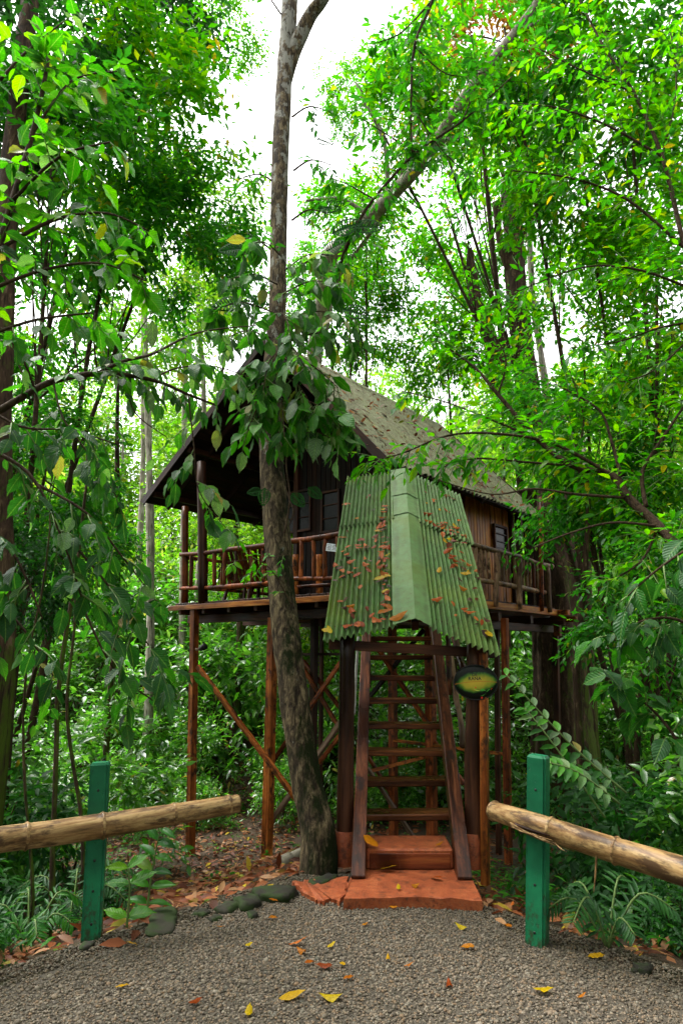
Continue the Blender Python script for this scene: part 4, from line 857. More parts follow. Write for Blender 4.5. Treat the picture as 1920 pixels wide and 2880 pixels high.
def in_frame(P, m=60):
    d = P - np.array([0, 0, EYE]); f = d[:, 1] * math.cos(PITCH) + d[:, 2] * math.sin(PITCH); u = -d[:, 1] * math.sin(PITCH) + d[:, 2] * math.cos(PITCH)
    x = 960 + F * d[:, 0] / f; y = 1440 - F * u / f; return (f > .3) & (x > -m) & (x < 1920 + m) & (y > -m) & (y < 2880 + m), f
def put_leaves(root, kind, mat, P, D, Nn, S, limit=300, altmat=None, altp=0.0, name='leaf'):
    inf, f = in_frame(P); score = np.where(inf, S / np.maximum(.3, f), 0); order = np.argsort(-score); sel = order[:limit]; rest = order[limit:]
    Fm = frames(D, Nn); mes = leafmeshes(kind, mat); alt = leafmeshes(kind, altmat) if altmat else None; rr_ = random.Random(len(P))
    for j, i in enumerate(sel):
        m = Matrix(Fm[i].tolist()).to_4x4(); s = float(S[i]); m = Matrix.Translation(Vector(P[i])) @ m @ Matrix.Diagonal((s, s, s, 1))
        ms = alt if (alt and rr_.random() < altp) else mes; add(name, ms[j % len(ms)], None, root, m)
    if len(rest):
        V, T = scatter(leaf_tpl('small'), P[rest], D[rest], Nn[rest], S[rest]); add('foliage', fast_mesh('foliage', V, T), M[mat], root, kind='stuff')
def twig_part(root, tw, mat='green_stem', n=4):
    V, T = joined_tubes(tw, n, 2); add('twigs', fast_mesh('twigs', V, T), M[mat], root, kind='stuff')
def limbs(root, paths, mat, name='branch', n=8):
    for P, rad in paths: add(name, tube_mesh(P, rad, n, 0, 0, 6), M[mat], root)
ANCH = ((-200, 'beyond the left edge'), (60, 'at the left edge'), (190, 'left of the left green post'), (300, 'behind the left green post'), (420, 'right of the left green post'), (530, 'left of the left stilt post'), (640, 'right of the left stilt post'), (740, 'left of the second stilt post'), (830, 'between the second stilt and the leaning trunk'), (930, 'right of the leaning trunk'), (1040, 'behind the left side of the ladder'), (1150, 'behind the middle of the ladder'), (1260, 'behind the right side of the ladder'), (1370, 'behind the oval sign'), (1470, 'left of the right green post'), (1570, 'behind the right green post'), (1680, 'right of the mossy trunk'), (1800, 'between the mossy trunk and the right edge'), (1920, 'at the right edge'), (9999, 'beyond the right edge'))
def anchor(px): return next(t for x, t in ANCH if px < x)
def groundpt(p, dz=0.0): return Vector((p.x, p.y, gz(p.x, p.y) + dz))

# ------------------------------------------------------------------ leaning tree in front of the porch
P, r_ = pxpath([(900, 2560, 5.3, 150), (897, 2480, 5.3, 112), (891, 2330, 5.32, 96), (866, 2204, 5.36, 86), (845, 2080, 5.4, 84), (826, 1960, 5.45, 82), (805, 1775, 5.55, 78), (787, 1590, 5.65, 75), (767, 1347, 5.8, 70), (762, 1150, 5.95, 62), (780, 860, 6.2, 48), (787, 490, 6.5, 47), (798, 245, 6.7, 45), (812, 60, 6.85, 46), (820, -80, 6.95, 46), (850, -400, 7.1, 40)])
lt = empty('leaning_tree', groundpt(P[1]), 'mottled mossy tree trunk leaning in front of the porch beside the ladder', 'tree')
add('trunk', big_trunk_mesh(P, r_, 24, 8, .05, .10, 2), M['trunk_bark'], lt)
P, r_ = pxpath([(800, 260, 6.78, 26), (818, 170, 6.78, 40), (845, 100, 6.75, 42), (875, 40, 6.7, 38), (912, -10, 6.6, 34), (980, -140, 6.4, 30)]); limbs(lt, [(P, r_)], 'trunk_bark', n=14)
bb = [[at(790, 40, 6.8), at(740, -30, 6.7), at(700, -60, 6.5)], [at(800, -60, 6.9), at(730, -120, 6.7), at(660, -100, 6.4)]]
for (a, b) in ((820, 330), (825, 480), (780, 520), (820, 620), (830, 760), (760, 700)):
    sgn = 1 if a > 800 else -1; bb.append([at(a, b, 6.5), at(a + sgn * 50, b - 30, 6.4), at(a + sgn * 110, b - 15, 6.3)])
Pq, D, Nn, S, tw = branch_foliage(bb, 11, .35, 6, .11, 31, .5, .25); put_leaves(lt, 'med', 'leaf_mid', Pq, D, Nn, S, 120); twig_part(lt, tw, 'brown_twig')
limbs(lt, [(b, [.012, .009, .004]) for b in bb], 'brown_twig')
# moss tufts on the trunk
# ------------------------------------------------------------------ climbing vine with big leaves
vine = empty('climbing_vine', at(800, 1300, 5.75), 'broad leaved climbing vine with dusty leaves clinging around the leaning trunk', 'vine')
vb = []
vr = random.Random(8)
for (x, y, ex, ey, Yd) in ((790, 720, 700, 690, 5.9), (800, 760, 940, 720, 5.8), (780, 800, 640, 790, 5.8), (790, 830, 960, 800, 5.7), (770, 880, 600, 870, 5.8), (800, 900, 1000, 900, 5.6), (760, 950, 620, 960, 5.6), (800, 960, 1010, 960, 5.55),
                           (770, 1020, 640, 1090, 5.5), (800, 1010, 950, 1090, 5.5), (770, 1080, 700, 1180, 5.4), (800, 1060, 890, 1170, 5.4), (760, 1120, 690, 1230, 5.35), (790, 1110, 800, 1230, 5.35), (810, 1120, 960, 1200, 5.35), (800, 980, 860, 1040, 5.4), (770, 1000, 740, 1100, 5.4), (790, 880, 820, 960, 5.5), (810, 1170, 1000, 1205, 5.4), (820, 1230, 960, 1250, 5.4)):
    a = at(x, y, Yd + .1); e = at(ex, ey, Yd - .25); vb.append([a, a.lerp(e, .5) + Vector((0, -.05, .06)), e])
Pq, D, Nn, S, tw = branch_foliage(vb, 17, .20, 3, .175, 17, .6, .1, 1.1, .75, .5); put_leaves(vine, 'big', 'leaf_dusty', Pq, D, Nn, S, 290)
limbs(vine, [(b, [.008, .006, .004]) for b in vb] + [([at(800, 1500, 5.55), at(815, 1400, 5.6), at(805, 1300, 5.65), at(820, 1180, 5.6), at(790, 1000, 5.75), at(800, 800, 5.9)], .009), ([at(812, 1480, 5.5), at(825, 1440, 5.48), at(812, 1400, 5.55), at(790, 1330, 5.6)], .006)], 'brown_twig', 'stem', 6)
# pierced leaves: midrib, rim and ribs left between the holes
def monstera(seed):
    rs = random.Random(seed); V = []; T = []; n = 22; prof = lambda s: .34 * math.sin(math.pi * s ** .75) ** .8
    for sgn in (-1, 1):
        for i in range(n + 1):
            s = .02 + .96 * i / n; w = prof(s)
            for x, dz in ((0, 0), (.14, .01), (.80, .03), (1.0, .02)): V.append((sgn * x * w, s + x * .10, dz - .12 * s * s))
        o = 0 if sgn < 0 else (n + 1) * 4
        for i in range(n):
            for k in range(3):
                if k == 1 and i % 2 == 1 and 2 < i < n - 2: continue
                a = o + i * 4 + k; T += [(a, a + 1, a + 5), (a, a + 5, a + 4)]
    return np.array(V), np.array(T)
mm_ = [fast_mesh('pierced_leaf', *monstera(i)) for i in range(2)]
M['leaf_pierced'] = leaf_mat('leaf_pierced', [(0, (0.008, 0.035, 0.008)), (1, (0.012, 0.05, 0.010))], (2, 2.4, 1.2), .6, .25, spec=.08)
for me in mm_: me.materials.append(M['leaf_pierced'])
for k, (x, y, Yd, s, ang) in enumerate(((700, 700, 6.0, .36, 100), (760, 860, 5.85, .30, 80), (690, 850, 5.7, .38, 105), (930, 660, 6.1, .42, -70), (900, 720, 6.0, .34, -60), (960, 870, 5.8, .34, -110), (895, 590, 6.2, .36, -85), (890, 390, 6.3, .26, -120), (740, 1380, 5.35, .16, 100), (745, 1370, 5.3, .20, 178), (820, 1385, 5.3, .20, -140), (865, 1370, 5.3, .19, -130), (990, 640, 6.1, .40, -95))):
    a = R(ang); d = Vector((-math.sin(a), -.25, math.cos(a))).normalized(); nn_ = Vector((vr.uniform(-.2, .2), -1, .25)); x_ = d.cross(nn_).normalized(); z_ = x_.cross(d)
    m = Matrix((x_, d, z_)).transposed().to_4x4(); m = Matrix.Translation(at(x, y, Yd)) @ m @ Matrix.Diagonal((s * .8, s * .8, s * .8, 1)); add('pierced_leaf', mm_[k % 2], None, vine, m)
twig_part(vine, tw)

# ------------------------------------------------------------------ broad leaved plants in the left foreground
def plant(name, base, label, cat, stems, branches, tpm, tlen, per, leaf, seed, kind, mat, stem_mat='brown_twig', limit=260, hang=.4, t0=.15, drop=.5, alt=None, altp=0, nrand=.4, group=None):
    root = empty(name, base, label, cat, group); limbs(root, stems, stem_mat, 'stem' if cat != 'tree' else 'branch')
    Pq, D, Nn, S, tw = branch_foliage(branches, tpm, tlen, per, leaf, seed, hang, t0, .9, drop, nrand)
    put_leaves(root, kind, mat, Pq, D, Nn, S, limit, alt, altp); twig_part(root, tw, 'green_stem'); return root
def pp_(*l):
    P = [at(a, b, c) for a, b, c, _ in l]; return P, [prad(p, q[3]) for p, q in zip(P, l)]
# upper left, bright leaves
s1 = pp_((-120, 1500, 3.3, 26), (-60, 900, 3.4, 24), (20, 620, 3.5, 20), (100, 345, 3.6, 14), (140, 150, 3.7, 9)); s2 = pp_((0, 700, 3.5, 12), (150, 620, 3.5, 10), (300, 600, 3.5, 7), (420, 650, 3.5, 4)); s3 = pp_((40, 560, 3.5, 10), (170, 440, 3.4, 8), (310, 400, 3.4, 5)); s4 = pp_((90, 380, 3.6, 8), (200, 230, 3.6, 6), (330, 200, 3.6, 4))
s5 = pp_((-40, 820, 3.4, 12), (120, 760, 3.4, 9), (280, 740, 3.3, 6), (410, 790, 3.3, 4)); s6 = pp_((-60, 300, 3.6, 10), (60, 160, 3.7, 7), (180, 60, 3.8, 4)); s7 = pp_((-50, 950, 3.4, 10), (100, 900, 3.3, 8), (260, 880, 3.3, 5))
ulb = groundpt(at(-120, 1500, 3.3))
sb = [s1, s2, s3, s4, s5, s6, s7, ([ulb, at(-120, 1500, 3.3)], [.03, .025])]
plant('broadleaf_sapling', ulb, 'sapling with large glossy bright green leaves reaching in at the upper left', 'sapling', sb, [s[0] for s in sb[:7]], 10, .26, 5, .135, 41, 'big', 'leaf_bright', limit=295, alt='leaf_dusty', altp=.4)
# arching bare branch
a1 = pp_((-60, 1190, 3.9, 22.4), (50, 1125, 4.0, 19.8), (150, 1072, 4.1, 18.5), (275, 1050, 4.2, 17.2), (360, 1056, 4.3, 13.2), (450, 1075, 4.4, 10.6), (530, 1110, 4.6, 8.6), (610, 1140, 4.8, 5.9)); a2 = pp_((275, 1050, 4.2, 11.9), (350, 1015, 4.3, 9.9), (430, 995, 4.5, 7.9), (560, 935, 4.8, 5.3), (730, 914, 5.0, 2.6)); a3 = pp_((430, 1066, 4.4, 5.9), (500, 1035, 4.5, 4.6), (600, 1030, 4.7, 3.3), (700, 1060, 4.9, 2.6))
a4 = pp_((275, 1052, 4.2, 5.9), (265, 960, 4.1, 5.3), (268, 880, 4.1, 3.3)); a5 = pp_((100, 1100, 4.0, 7.9), (60, 1000, 3.9, 6.6), (0, 920, 3.8, 5.3)); a6 = pp_((530, 1110, 4.6, 4.6), (545, 1250, 4.6, 4.0), (560, 1380, 4.6, 3.3), (640, 1490, 4.6, 2.0)); a7 = pp_((150, 1072, 4.1, 5.9), (180, 1180, 4.0, 5.3), (260, 1290, 4.0, 4.0), (330, 1400, 4.0, 2.6)); a8 = pp_((350, 1056, 4.3, 5.3), (380, 1160, 4.3, 4.0), (470, 1230, 4.3, 2.6))
ab = groundpt(at(-220, 1500, 3.9)); al = [a1, a2, a3, a4, a5, a6, a7, a8, ([ab, at(-150, 1400, 3.85), at(-60, 1190, 3.9)], [.05, .045, .04])]
plant('arching_tree', ab, 'arching brown branch with drooping dusty leaves crossing left of the leaning trunk', 'tree', al, [s[0] for s in al[:7]], 8, .26, 5, .135, 43, 'big', 'leaf_dusty', limit=290, hang=.5, drop=.9, alt='leaf_dark', altp=.35)
# hanging dark sprays, lower left
c1 = pp_((-60, 1250, 3.4, 12), (80, 1330, 3.4, 10), (170, 1500, 3.4, 8), (230, 1680, 3.4, 5)); c2 = pp_((-80, 1450, 3.3, 10), (40, 1560, 3.3, 8), (120, 1740, 3.3, 5)); c3 = pp_((100, 1360, 3.5, 9), (240, 1440, 3.5, 7), (340, 1560, 3.6, 5), (440, 1690, 3.7, 3)); c4 = pp_((180, 1500, 3.5, 8), (300, 1640, 3.5, 6), (380, 1760, 3.6, 4), (480, 1900, 3.8, 3)); c5 = pp_((-60, 1650, 3.4, 9), (60, 1760, 3.4, 7), (150, 1900, 3.4, 4)); c6 = pp_((-60, 1130, 3.5, 9), (60, 1200, 3.5, 7), (200, 1210, 3.6, 5), (330, 1250, 3.7, 3))
c7 = pp_((230, 1700, 3.8, 7), (320, 1880, 3.8, 6), (430, 1970, 3.9, 4)); cb = groundpt(at(-200, 1700, 3.3))
cl = [c1, c2, c3, c4, c5, c6, c7, ([cb, at(-150, 1600, 3.35), at(-60, 1250, 3.4)], [.03, .025, .02])]
plant('shade_shrub', cb, 'dark broad leaved shrub with hanging leaves filling the left edge beside the porch', 'shrub', cl, [s[0] for s in cl[:7]], 9, .25, 5, .13, 47, 'big', 'leaf_dark', limit=290, hang=.5, drop=.6, alt='leaf_dusty', altp=.3)

# ------------------------------------------------------------------ right foreground saplings
d1 = pp_((2150, 2100, 4.4, 46), (2020, 1720, 4.7, 40), (1925, 1570, 5.0, 32), (1850, 1480, 5.2, 28), (1765, 1400, 5.4, 26), (1722, 1338, 5.5, 22), (1610, 1310, 5.7, 17), (1510, 1235, 5.9, 14), (1400, 1110, 6.1, 11), (1330, 1030, 6.3, 7), (1230, 960, 6.5, 4))
d2 = pp_((1722, 1338, 5.5, 12), (1560, 1250, 5.5, 9), (1400, 1220, 5.45, 8), (1260, 1225, 5.4, 6), (1130, 1275, 5.35, 4), (1030, 1300, 5.3, 3)); d3 = pp_((1760, 1400, 5.4, 9), (1620, 1390, 5.3, 8), (1500, 1375, 5.3, 6), (1380, 1390, 5.2, 4), (1230, 1350, 5.2, 3)); d4 = pp_((1745, 1340, 5.5, 12), (1715, 1230, 5.6, 9), (1680, 1150, 5.7, 6), (1560, 1080, 5.8, 4)); d5 = pp_((1815, 1425, 5.3, 14), (1805, 1330, 5.4, 11), (1850, 1250, 5.4, 9), (1930, 1130, 5.4, 6))
d6 = pp_((1850, 1480, 5.2, 9), (1720, 1470, 5.1, 7), (1600, 1500, 5.1, 5), (1500, 1540, 5.1, 4)); d7 = pp_((1610, 1310, 5.7, 8), (1480, 1300, 5.6, 6), (1330, 1290, 5.5, 5), (1230, 1320, 5.4, 3)); d8 = pp_((1510, 1235, 5.9, 7), (1380, 1180, 5.9, 6), (1250, 1130, 5.9, 4), (1130, 1100, 5.9, 3)); d9 = pp_((1400, 1110, 6.1, 6), (1420, 1000, 6.1, 5), (1350, 900, 6.2, 3)); d10 = pp_((1850, 1480, 5.2, 9), (1800, 1580, 5.1, 6), (1700, 1640, 5.1, 4)); d11 = pp_((1610, 1310, 5.7, 7), (1640, 1180, 5.8, 5), (1600, 1040, 5.9, 3))
db = groundpt(at(2150, 2300, 4.4)); dl = [d1, d2, d3, d4, d5, d6, d7, d8, d9, d10, d11, ([db, at(2150, 2100, 4.4)], [.07, .06])]
plant('leaning_sapling', db, 'slender tree leaning in from the right with bright leaves over the hut roof', 'tree', dl, [s[0] for q_, s in enumerate(dl[:11]) if q_ not in (2, 5)], 19, .34, 6, .115, 53, 'med', 'leaf_bright', limit=300, hang=.25, t0=.1, drop=.35, nrand=.35)
e1 = pp_((2100, 1300, 5.6, 20.4), (1990, 900, 5.8, 17.7), (1925, 700, 6.0, 13.6), (1860, 440, 6.2, 10.9), (1780, 260, 6.4, 8.2), (1690, 120, 6.6, 5.4), (1600, -60, 6.8, 3.4)); e2 = pp_((1925, 700, 6.0, 9.5), (1760, 560, 6.1, 7.5), (1600, 500, 6.2, 5.4), (1440, 480, 6.3, 3.4)); e3 = pp_((1960, 820, 5.9, 8.2), (1800, 760, 5.9, 6.8), (1650, 750, 6, 4.8), (1500, 800, 6, 3.4), (1380, 860, 6.1, 2.0)); e4 = pp_((1860, 440, 6.2, 8.2), (1700, 350, 6.3, 6.1), (1550, 300, 6.4, 4.1), (1400, 290, 6.5, 2.7)); e5 = pp_((1990, 900, 5.8, 8.2), (1860, 920, 5.7, 6.1), (1740, 960, 5.7, 4.1), (1600, 980, 5.8, 2.7)); e6 = pp_((1860, 440, 6.2, 6.1), (1900, 250, 6.3, 4.8), (1880, 60, 6.4, 3.4)); e7 = pp_((1780, 260, 6.4, 5.4), (1640, 200, 6.5, 4.1), (1500, 130, 6.6, 2.7)); e8 = pp_((1990, 900, 5.8, 6.1), (1840, 1040, 5.6, 4.8), (1720, 1080, 5.6, 3.4))
eb = groundpt(at(2250, 1700, 5.6)); el = [e1, e2, e3, e4, e5, e6, e7, e8, ([eb, at(2200, 1600, 5.6), at(2100, 1300, 5.6)], [.09, .08, .07])]
plant('fine_leaved_tree', eb, 'thin dark stemmed tree with small bright leaves spreading across the upper right', 'tree', el, [s[0] for s in el[:8]], 15, .42, 6, .12, 59, 'med', 'leaf_bright', limit=300, hang=.25, t0=.1, drop=.35, alt='leaf_mid', altp=.4)
f1 = pp_((1260, -200, 6.5, 10.9), (1215, 0, 6.4, 9.5), (1165, 130, 6.3, 8.2), (1155, 330, 6.2, 5.4), (1158, 430, 6.1, 3.4)); f2 = pp_((1440, 215, 6.2, 3.4), (1300, 340, 6.2, 5.4), (1170, 430, 6.2, 7.5), (1050, 560, 6.2, 8.8), (990, 660, 6.3, 10.2), (950, 760, 6.6, 11.6)); f3 = pp_((1215, 0, 6.4, 6.1), (1130, 90, 6.3, 4.1), (1060, 120, 6.3, 2.7)); f4 = pp_((1170, 430, 6.2, 5.4), (1090, 380, 6.2, 4.1), (1010, 330, 6.2, 2.0)); f5 = pp_((1050, 560, 6.2, 5.4), (980, 520, 6.2, 3.4), (930, 500, 6.2, 2.0)); f6 = pp_((1300, 340, 6.2, 4.8), (1340, 220, 6.2, 3.4), (1320, 80, 6.2, 2.7)); f7 = pp_((1165, 130, 6.3, 4.8), (1260, 210, 6.2, 3.4), (1380, 200, 6.2, 2.0)); f8 = pp_((1158, 300, 6.2, 4.8), (1240, 420, 6.2, 3.4), (1330, 500, 6.2, 2.0))
fb = groundpt(at(950, 1800, 9.6)); fl = [f1, f2, f3, f4, f5, f6, f7, f8]
plant('canopy_creeper', at(950, 760, 6.6), 'thin dark climbing stems with fine leaflets hanging at top centre right of the leaning trunk', 'creeper', fl, [s[0] for s in fl], 13, .34, 7, .12, 61, 'med', 'leaf_mid', limit=260, hang=.3, t0=.05, drop=.3, alt='leaf_bright', altp=.4)

# ------------------------------------------------------------------ trees with crowns
CROWNS = {}
def crown_mesh(key, seed, radii, clumps, twigs, per, leaf, tpl, mat, **kw):
    if key not in CROWNS:
        V, T, C = crown_arrays(seed, radii, clumps, twigs, per, leaf, tpl, **kw); me = fast_mesh('crown', V, T); me.materials.append(M[mat]); CROWNS[key] = (me, C)
    return CROWNS[key]
def tree(name, c, key, scale, label, bark='brown_twig', r0=.09, group=None, lean=(0, 0), seed=0, cat='tree', limbs_n=8):
    me, C = CROWNS[key]; c = Vector(c); g = groundpt(Vector((c.x + lean[0], c.y + lean[1], 0)), -.1)
    root = empty(name, g, label, cat, group)
    rot = Matrix.Rotation(seed * 1.7, 4, 'Z'); m = Matrix.Translation(c) @ rot @ Matrix.Diagonal((*scale, 1)); add('crown', me, None, root, m)
    Cw = [(rot @ Vector((p[0] * scale[0], p[1] * scale[1], p[2] * scale[2]))) for p in C]
    V, T = trunk_arrays(seed, g, c + Vector((0, 0, .3 * scale[2])), r0, r0 * .45, Cw, c, 9, limbs_n); add('trunk', fast_mesh('trunk', V, T), M[bark], root); return root
for i in range(3): crown_mesh('mid%d' % i, 100 + i, (1.6, 1.6, 1.9), 26, 720, 7, .16, 'diamond', 'leaf_mid', hang=.5, csize=.30)
for i in range(3): crown_mesh('bright%d' % i, 110 + i, (1.7, 1.6, 1.6), 26, 720, 7, .15, 'diamond', 'leaf_bright', hang=.3, csize=.30)
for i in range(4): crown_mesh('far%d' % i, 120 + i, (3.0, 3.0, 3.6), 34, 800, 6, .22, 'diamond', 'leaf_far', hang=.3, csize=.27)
crown_mesh('rust', 130, (1.7, 1.6, 1.4), 24, 600, 7, .14, 'diamond', 'leaf_rust', hang=.3)
for i in range(2): crown_mesh('dark%d' % i, 140 + i, (1.6, 1.6, 1.5), 22, 800, 7, .17, 'diamond', 'leaf_dark', hang=.6, csize=.32)
L_ = lambda s: s
midspec = [  # px, py, Y, crown, scale, bark, label
    (140, 520, 8.0, 'mid0', 1.0, 'tree behind the upper left sapling with a dense mid green crown'), (400, 330, 9.0, 'bright0', 1.1, 'tall tree with hanging bright leaves left of the sky gap'), (470, 620, 9.5, 'mid1', .85, 'smaller crowned tree below the tall bright one left of the sky gap'),
    (60, 120, 8.0, 'dark0', 1.15, 'shadowy dark crowned tree at the top left corner'), (330, 40, 9.5, 'dark1', .95, 'dark drooping crown at the top edge left of the sky gap'), (560, 60, 12.0, 'bright1', .75, 'yellow green crown at the top edge nearest the sky gap on the left'),
    (150, 860, 11.0, 'bright2', .95, 'light crowned tree seen above the arching branch'), (130, 1330, 9.0, 'mid0', .68, 'mid green crown at the left below the arching branch'), (40, 1620, 7.5, 'dark0', .5, 'small dark crown at the left edge at railing height'), (210, 1560, 10.5, 'mid1', .6, 'leafy crown left of the porch at railing height'), (-110, 1120, 10.0, 'mid2', 1.0, 'mid green tree at the left edge behind the arching branch'),
    (1190, 260, 11.0, 'bright0', .85, 'leafy crown around the pale diagonal limb at upper centre right'), (1420, 120, 10.0, 'bright1', 1.15, 'high crown at the top edge right of centre'), (1760, 150, 9.0, 'mid0', 1.15, 'high crown filling the top right corner'),
    (1640, 520, 10.0, 'bright2', 1.15, 'broad crown right of the broken mossy stub trunk'), (1850, 800, 9.0, 'bright0', .9, 'crown against the right edge beneath the top corner'), (1380, 640, 16.5, 'bright1', .8, 'light crown around the broken mossy stub trunk'),
    (1030, 640, 15.5, 'bright0', .62, 'small light crown in the gap right of the leaning trunk'), (985, 880, 17.0, 'bright1', .6, 'small pale crown just above the roof ridge'), (930, 740, 18.0, 'bright2', .45, 'small airy crown between the leaning trunk and the pale limb'), (1010, 260, 11.5, 'bright1', .5, 'small leafy crown at the right edge of the sky gap'), (640, 800, 19.0, 'bright0', .5, 'small distant crown left of the leaning trunk above the roof'),
    (1250, 900, 16.0, 'bright2', .7, 'crown left of the mossy trunk above the hut roof'), (1640, 1000, 11.0, 'bright1', 1.0, 'crown right of the mossy trunk above the leaning branch'), (1820, 1250, 9.5, 'bright2', .9, 'low crown at the right edge above the leaning trunk'), (1840, 1500, 10.5, 'mid1', .75, 'low crown right of the mossy twin trunk behind the railing'), (1880, 1750, 8.5, 'mid2', .7, 'low dark crown at the right edge at railing height')]
for k, (x, y, Yd, key, s, lb) in enumerate(midspec):
    c = at(x, y, Yd); Yb = Yd + .5; side = -1 if x < 800 else 1
    bx = (random.uniform(-260, 120) - 960) / F * Yb if side < 0 else (random.uniform(1700, 2050) - 960) / F * Yb
    if Yd >= 14.5: bx = c.x
    tree('forest_tree', c, key, (s * Yd / 9.5, s * Yd / 9.5, s * Yd / 9.5) if Yd > 14 else (s, s, s), lb, seed=k + 1, r0=.045, lean=(bx - c.x, .5))
tree('rusty_tree', at(1330, 130, 12.5), 'rust', (1.3, 1.2, 1.0), 'crown with rusty brown foliage behind the pale diagonal limb', seed=40, lean=(2, 4))
# far forest: each tree its own thing
rf = random.Random(77); k = 0
for Yd, n, h0, h1 in ((28, 9, 4.5, 8), (35, 12, 4, 9), (44, 13, 3, 9)):
    for j in range(n):
        X = (j + .5 + rf.uniform(-.35, .35)) / n * 2 - 1; X *= Yd * .66 + 2; Yt = Yd + rf.uniform(-1.5, 1.5); z = gz(X, Yt) + rf.uniform(h0, h1); pxx = 960 + F * X / Yd
        key = 'far%d' % rf.randrange(4); s = rf.uniform(.75, 1.1) * (1 if Yd < 24 else 1.2)
        if 480 < pxx < 1150:                                       # leave the sky gap open
            z = min(z, 1.6 + Yd * (.42 if pxx < 900 else .50) - 2.6 * s)
        side = 'left of the hut' if pxx < 600 else ('right of the hut' if pxx > 1500 else 'straight behind the hut')
        dist = {28: 'nearest', 35: 'middle', 44: 'farthest'}[Yd]
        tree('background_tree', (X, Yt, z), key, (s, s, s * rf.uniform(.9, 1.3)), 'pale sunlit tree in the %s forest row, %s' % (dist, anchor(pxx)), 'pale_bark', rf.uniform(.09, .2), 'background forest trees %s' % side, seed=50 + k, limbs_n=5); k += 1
rb = random.Random(9); k = 0  # unseen trees added around the camera to block sky light from behind
for (X, Yt, z, s) in ((-7.5, 1.5, 6.5, 1.0), (7.8, 1.0, 6.5, 1.0), (-6.0, -4.0, 7.0, 1.1), (6.2, -4.5, 7.0, 1.1), (-9.5, -2.0, 4.5, 1.1), (9.8, -2.0, 4.5, 1.1), (-5.5, -10.5, 7.0, 1.2), (9.0, -9.0, 6.0, 1.2), (-10.0, 5.0, 5.0, 1.0), (9.8, 4.8, 5.0, 1.0), (-12.5, -8.5, 5.5, 1.3), (-3.4, -4.4, 2.6, .6), (6.5, -7.0, 2.8, .8), (-7.0, -7.2, 2.8, .8)):
    tree('forest_tree', (X, Yt, z), 'far%d' % (k % 4), (s, s, s), 'forest tree beside or behind the viewpoint around the gravel clearing', 'brown_twig', .14, 'trees around the clearing', seed=200 + k, limbs_n=5); k += 1
# slim bare trunks one can tell apart
for k, (x0, y0, x1, y1, Yd, w, lb) in enumerate(((422, 1900, 410, 1000, 15, 24, 'slim speckled trunk seen left of the porch corner'), (512, 1800, 520, 900, 18, 20, 'thin pale trunk just left of the porch corner post'), (400, 1400, 418, 400, 20, 16, 'very thin pale trunk rising through the left foliage'), (672, 1900, 664, 1500, 17, 22, 'dark trunk under the porch floor left of the leaning tree'), (1545, 1200, 1480, 500, 17, 22, 'pale forking trunk behind the mossy trunk'), (575, 1200, 560, 560, 19, 14, 'thin vine hung trunk in the gap left of the leaning tree'), (905, 2100, 912, 1700, 16, 16, 'dark thin trunk between the leaning tree and the canopy'), (1650, 2350, 1650, 1500, 9.5, 24, 'straight dark trunk between the twin mossy trunk and the right edge'), (300, 2100, 330, 1200, 12, 18, 'dark thin trunk behind the left edge shrub'), (150, 2500, 230, 1500, 5.2, 15, 'dark upright stem left of the left green post'), (235, 2350, 215, 1700, 5.6, 11, 'second dark stem close behind the left green post'), (95, 2450, 130, 1600, 5.0, 9, 'thin dark stem near the left edge above the bamboo rail'))):
    a = at(x0, y0, Yd); b = at(x1, y1, Yd); g = groundpt(a, -.1); root = empty('slim_tree', g, lb, 'tree'); mid = a.lerp(b, .5) + Vector((random.uniform(-.15, .15), 0, 0)); top = b + (b - a) * .25
    add('trunk', tube_mesh([g, a, mid, b, top], [prad(a, w) * 1.2, prad(a, w), prad(a, w) * .9, prad(a, w) * .7, prad(a, w) * .3], 9, .02, k), M['pale_bark' if k in (0, 1, 2, 4, 5) else 'moss_bark'], root)
    if k != 5 and k < 8:
        me, C = CROWNS['mid%d' % (k % 3)] if Yd < 13 else CROWNS['far%d' % (k % 4)]
        sc_ = .5 if Yd < 7 else .8
        add('crown', me, None, root, Matrix.Translation(top + Vector((0, 0, .2))) @ Matrix.Diagonal((sc_, sc_, sc_, 1)))
# pale diagonal limb tree
P, r_ = pxpath([(880, 1100, 15.5, 44), (905, 900, 14.6, 48), (925, 740, 13.0, 50), (950, 700, 12.6, 46), (1010, 640, 11.6, 42), (1090, 560, 10.8, 38), (1200, 440, 9.8, 36), (1280, 310, 9.2, 32), (1360, 200, 8.8, 29), (1440, 100, 8.6, 26), (1500, 20, 8.5, 22), (1540, -60, 8.5, 18)])
pt = empty('pale_limbed_tree', groundpt(P[0]), 'pale barked tree whose long diagonal limb climbs to the upper right', 'tree'); g = groundpt(P[0], -.1)
add('trunk', tube_mesh([g] + P, [r_[0] * 1.3] + r_, 14, 0, 0, 6), M['pale_bark'], pt)
lb_ = [pp_((945, 790, 13.2, 16), (1010, 700, 12.2, 13), (1100, 560, 11.0, 10), (1150, 420, 10.4, 8), (1170, 300, 10.2, 5)), pp_((1200, 440, 9.8, 22), (1230, 405, 9.6, 20), (1290, 385, 9.4, 10)), pp_((1440, 100, 8.6, 12), (1520, 60, 8.5, 10), (1580, 60, 8.4, 7)), pp_((1090, 560, 10.8, 14), (1080, 400, 10.4, 12), (1020, 280, 10.2, 8), (1000, 230, 10.2, 5)), pp_((1040, 610, 11.2, 13), (960, 560, 11.2, 10), (860, 565, 11, 6)), pp_((915, 800, 13.6, 30), (960, 782, 13.3, 26), (990, 775, 13.1, 16))]
limbs(pt, lb_, 'pale_bark')
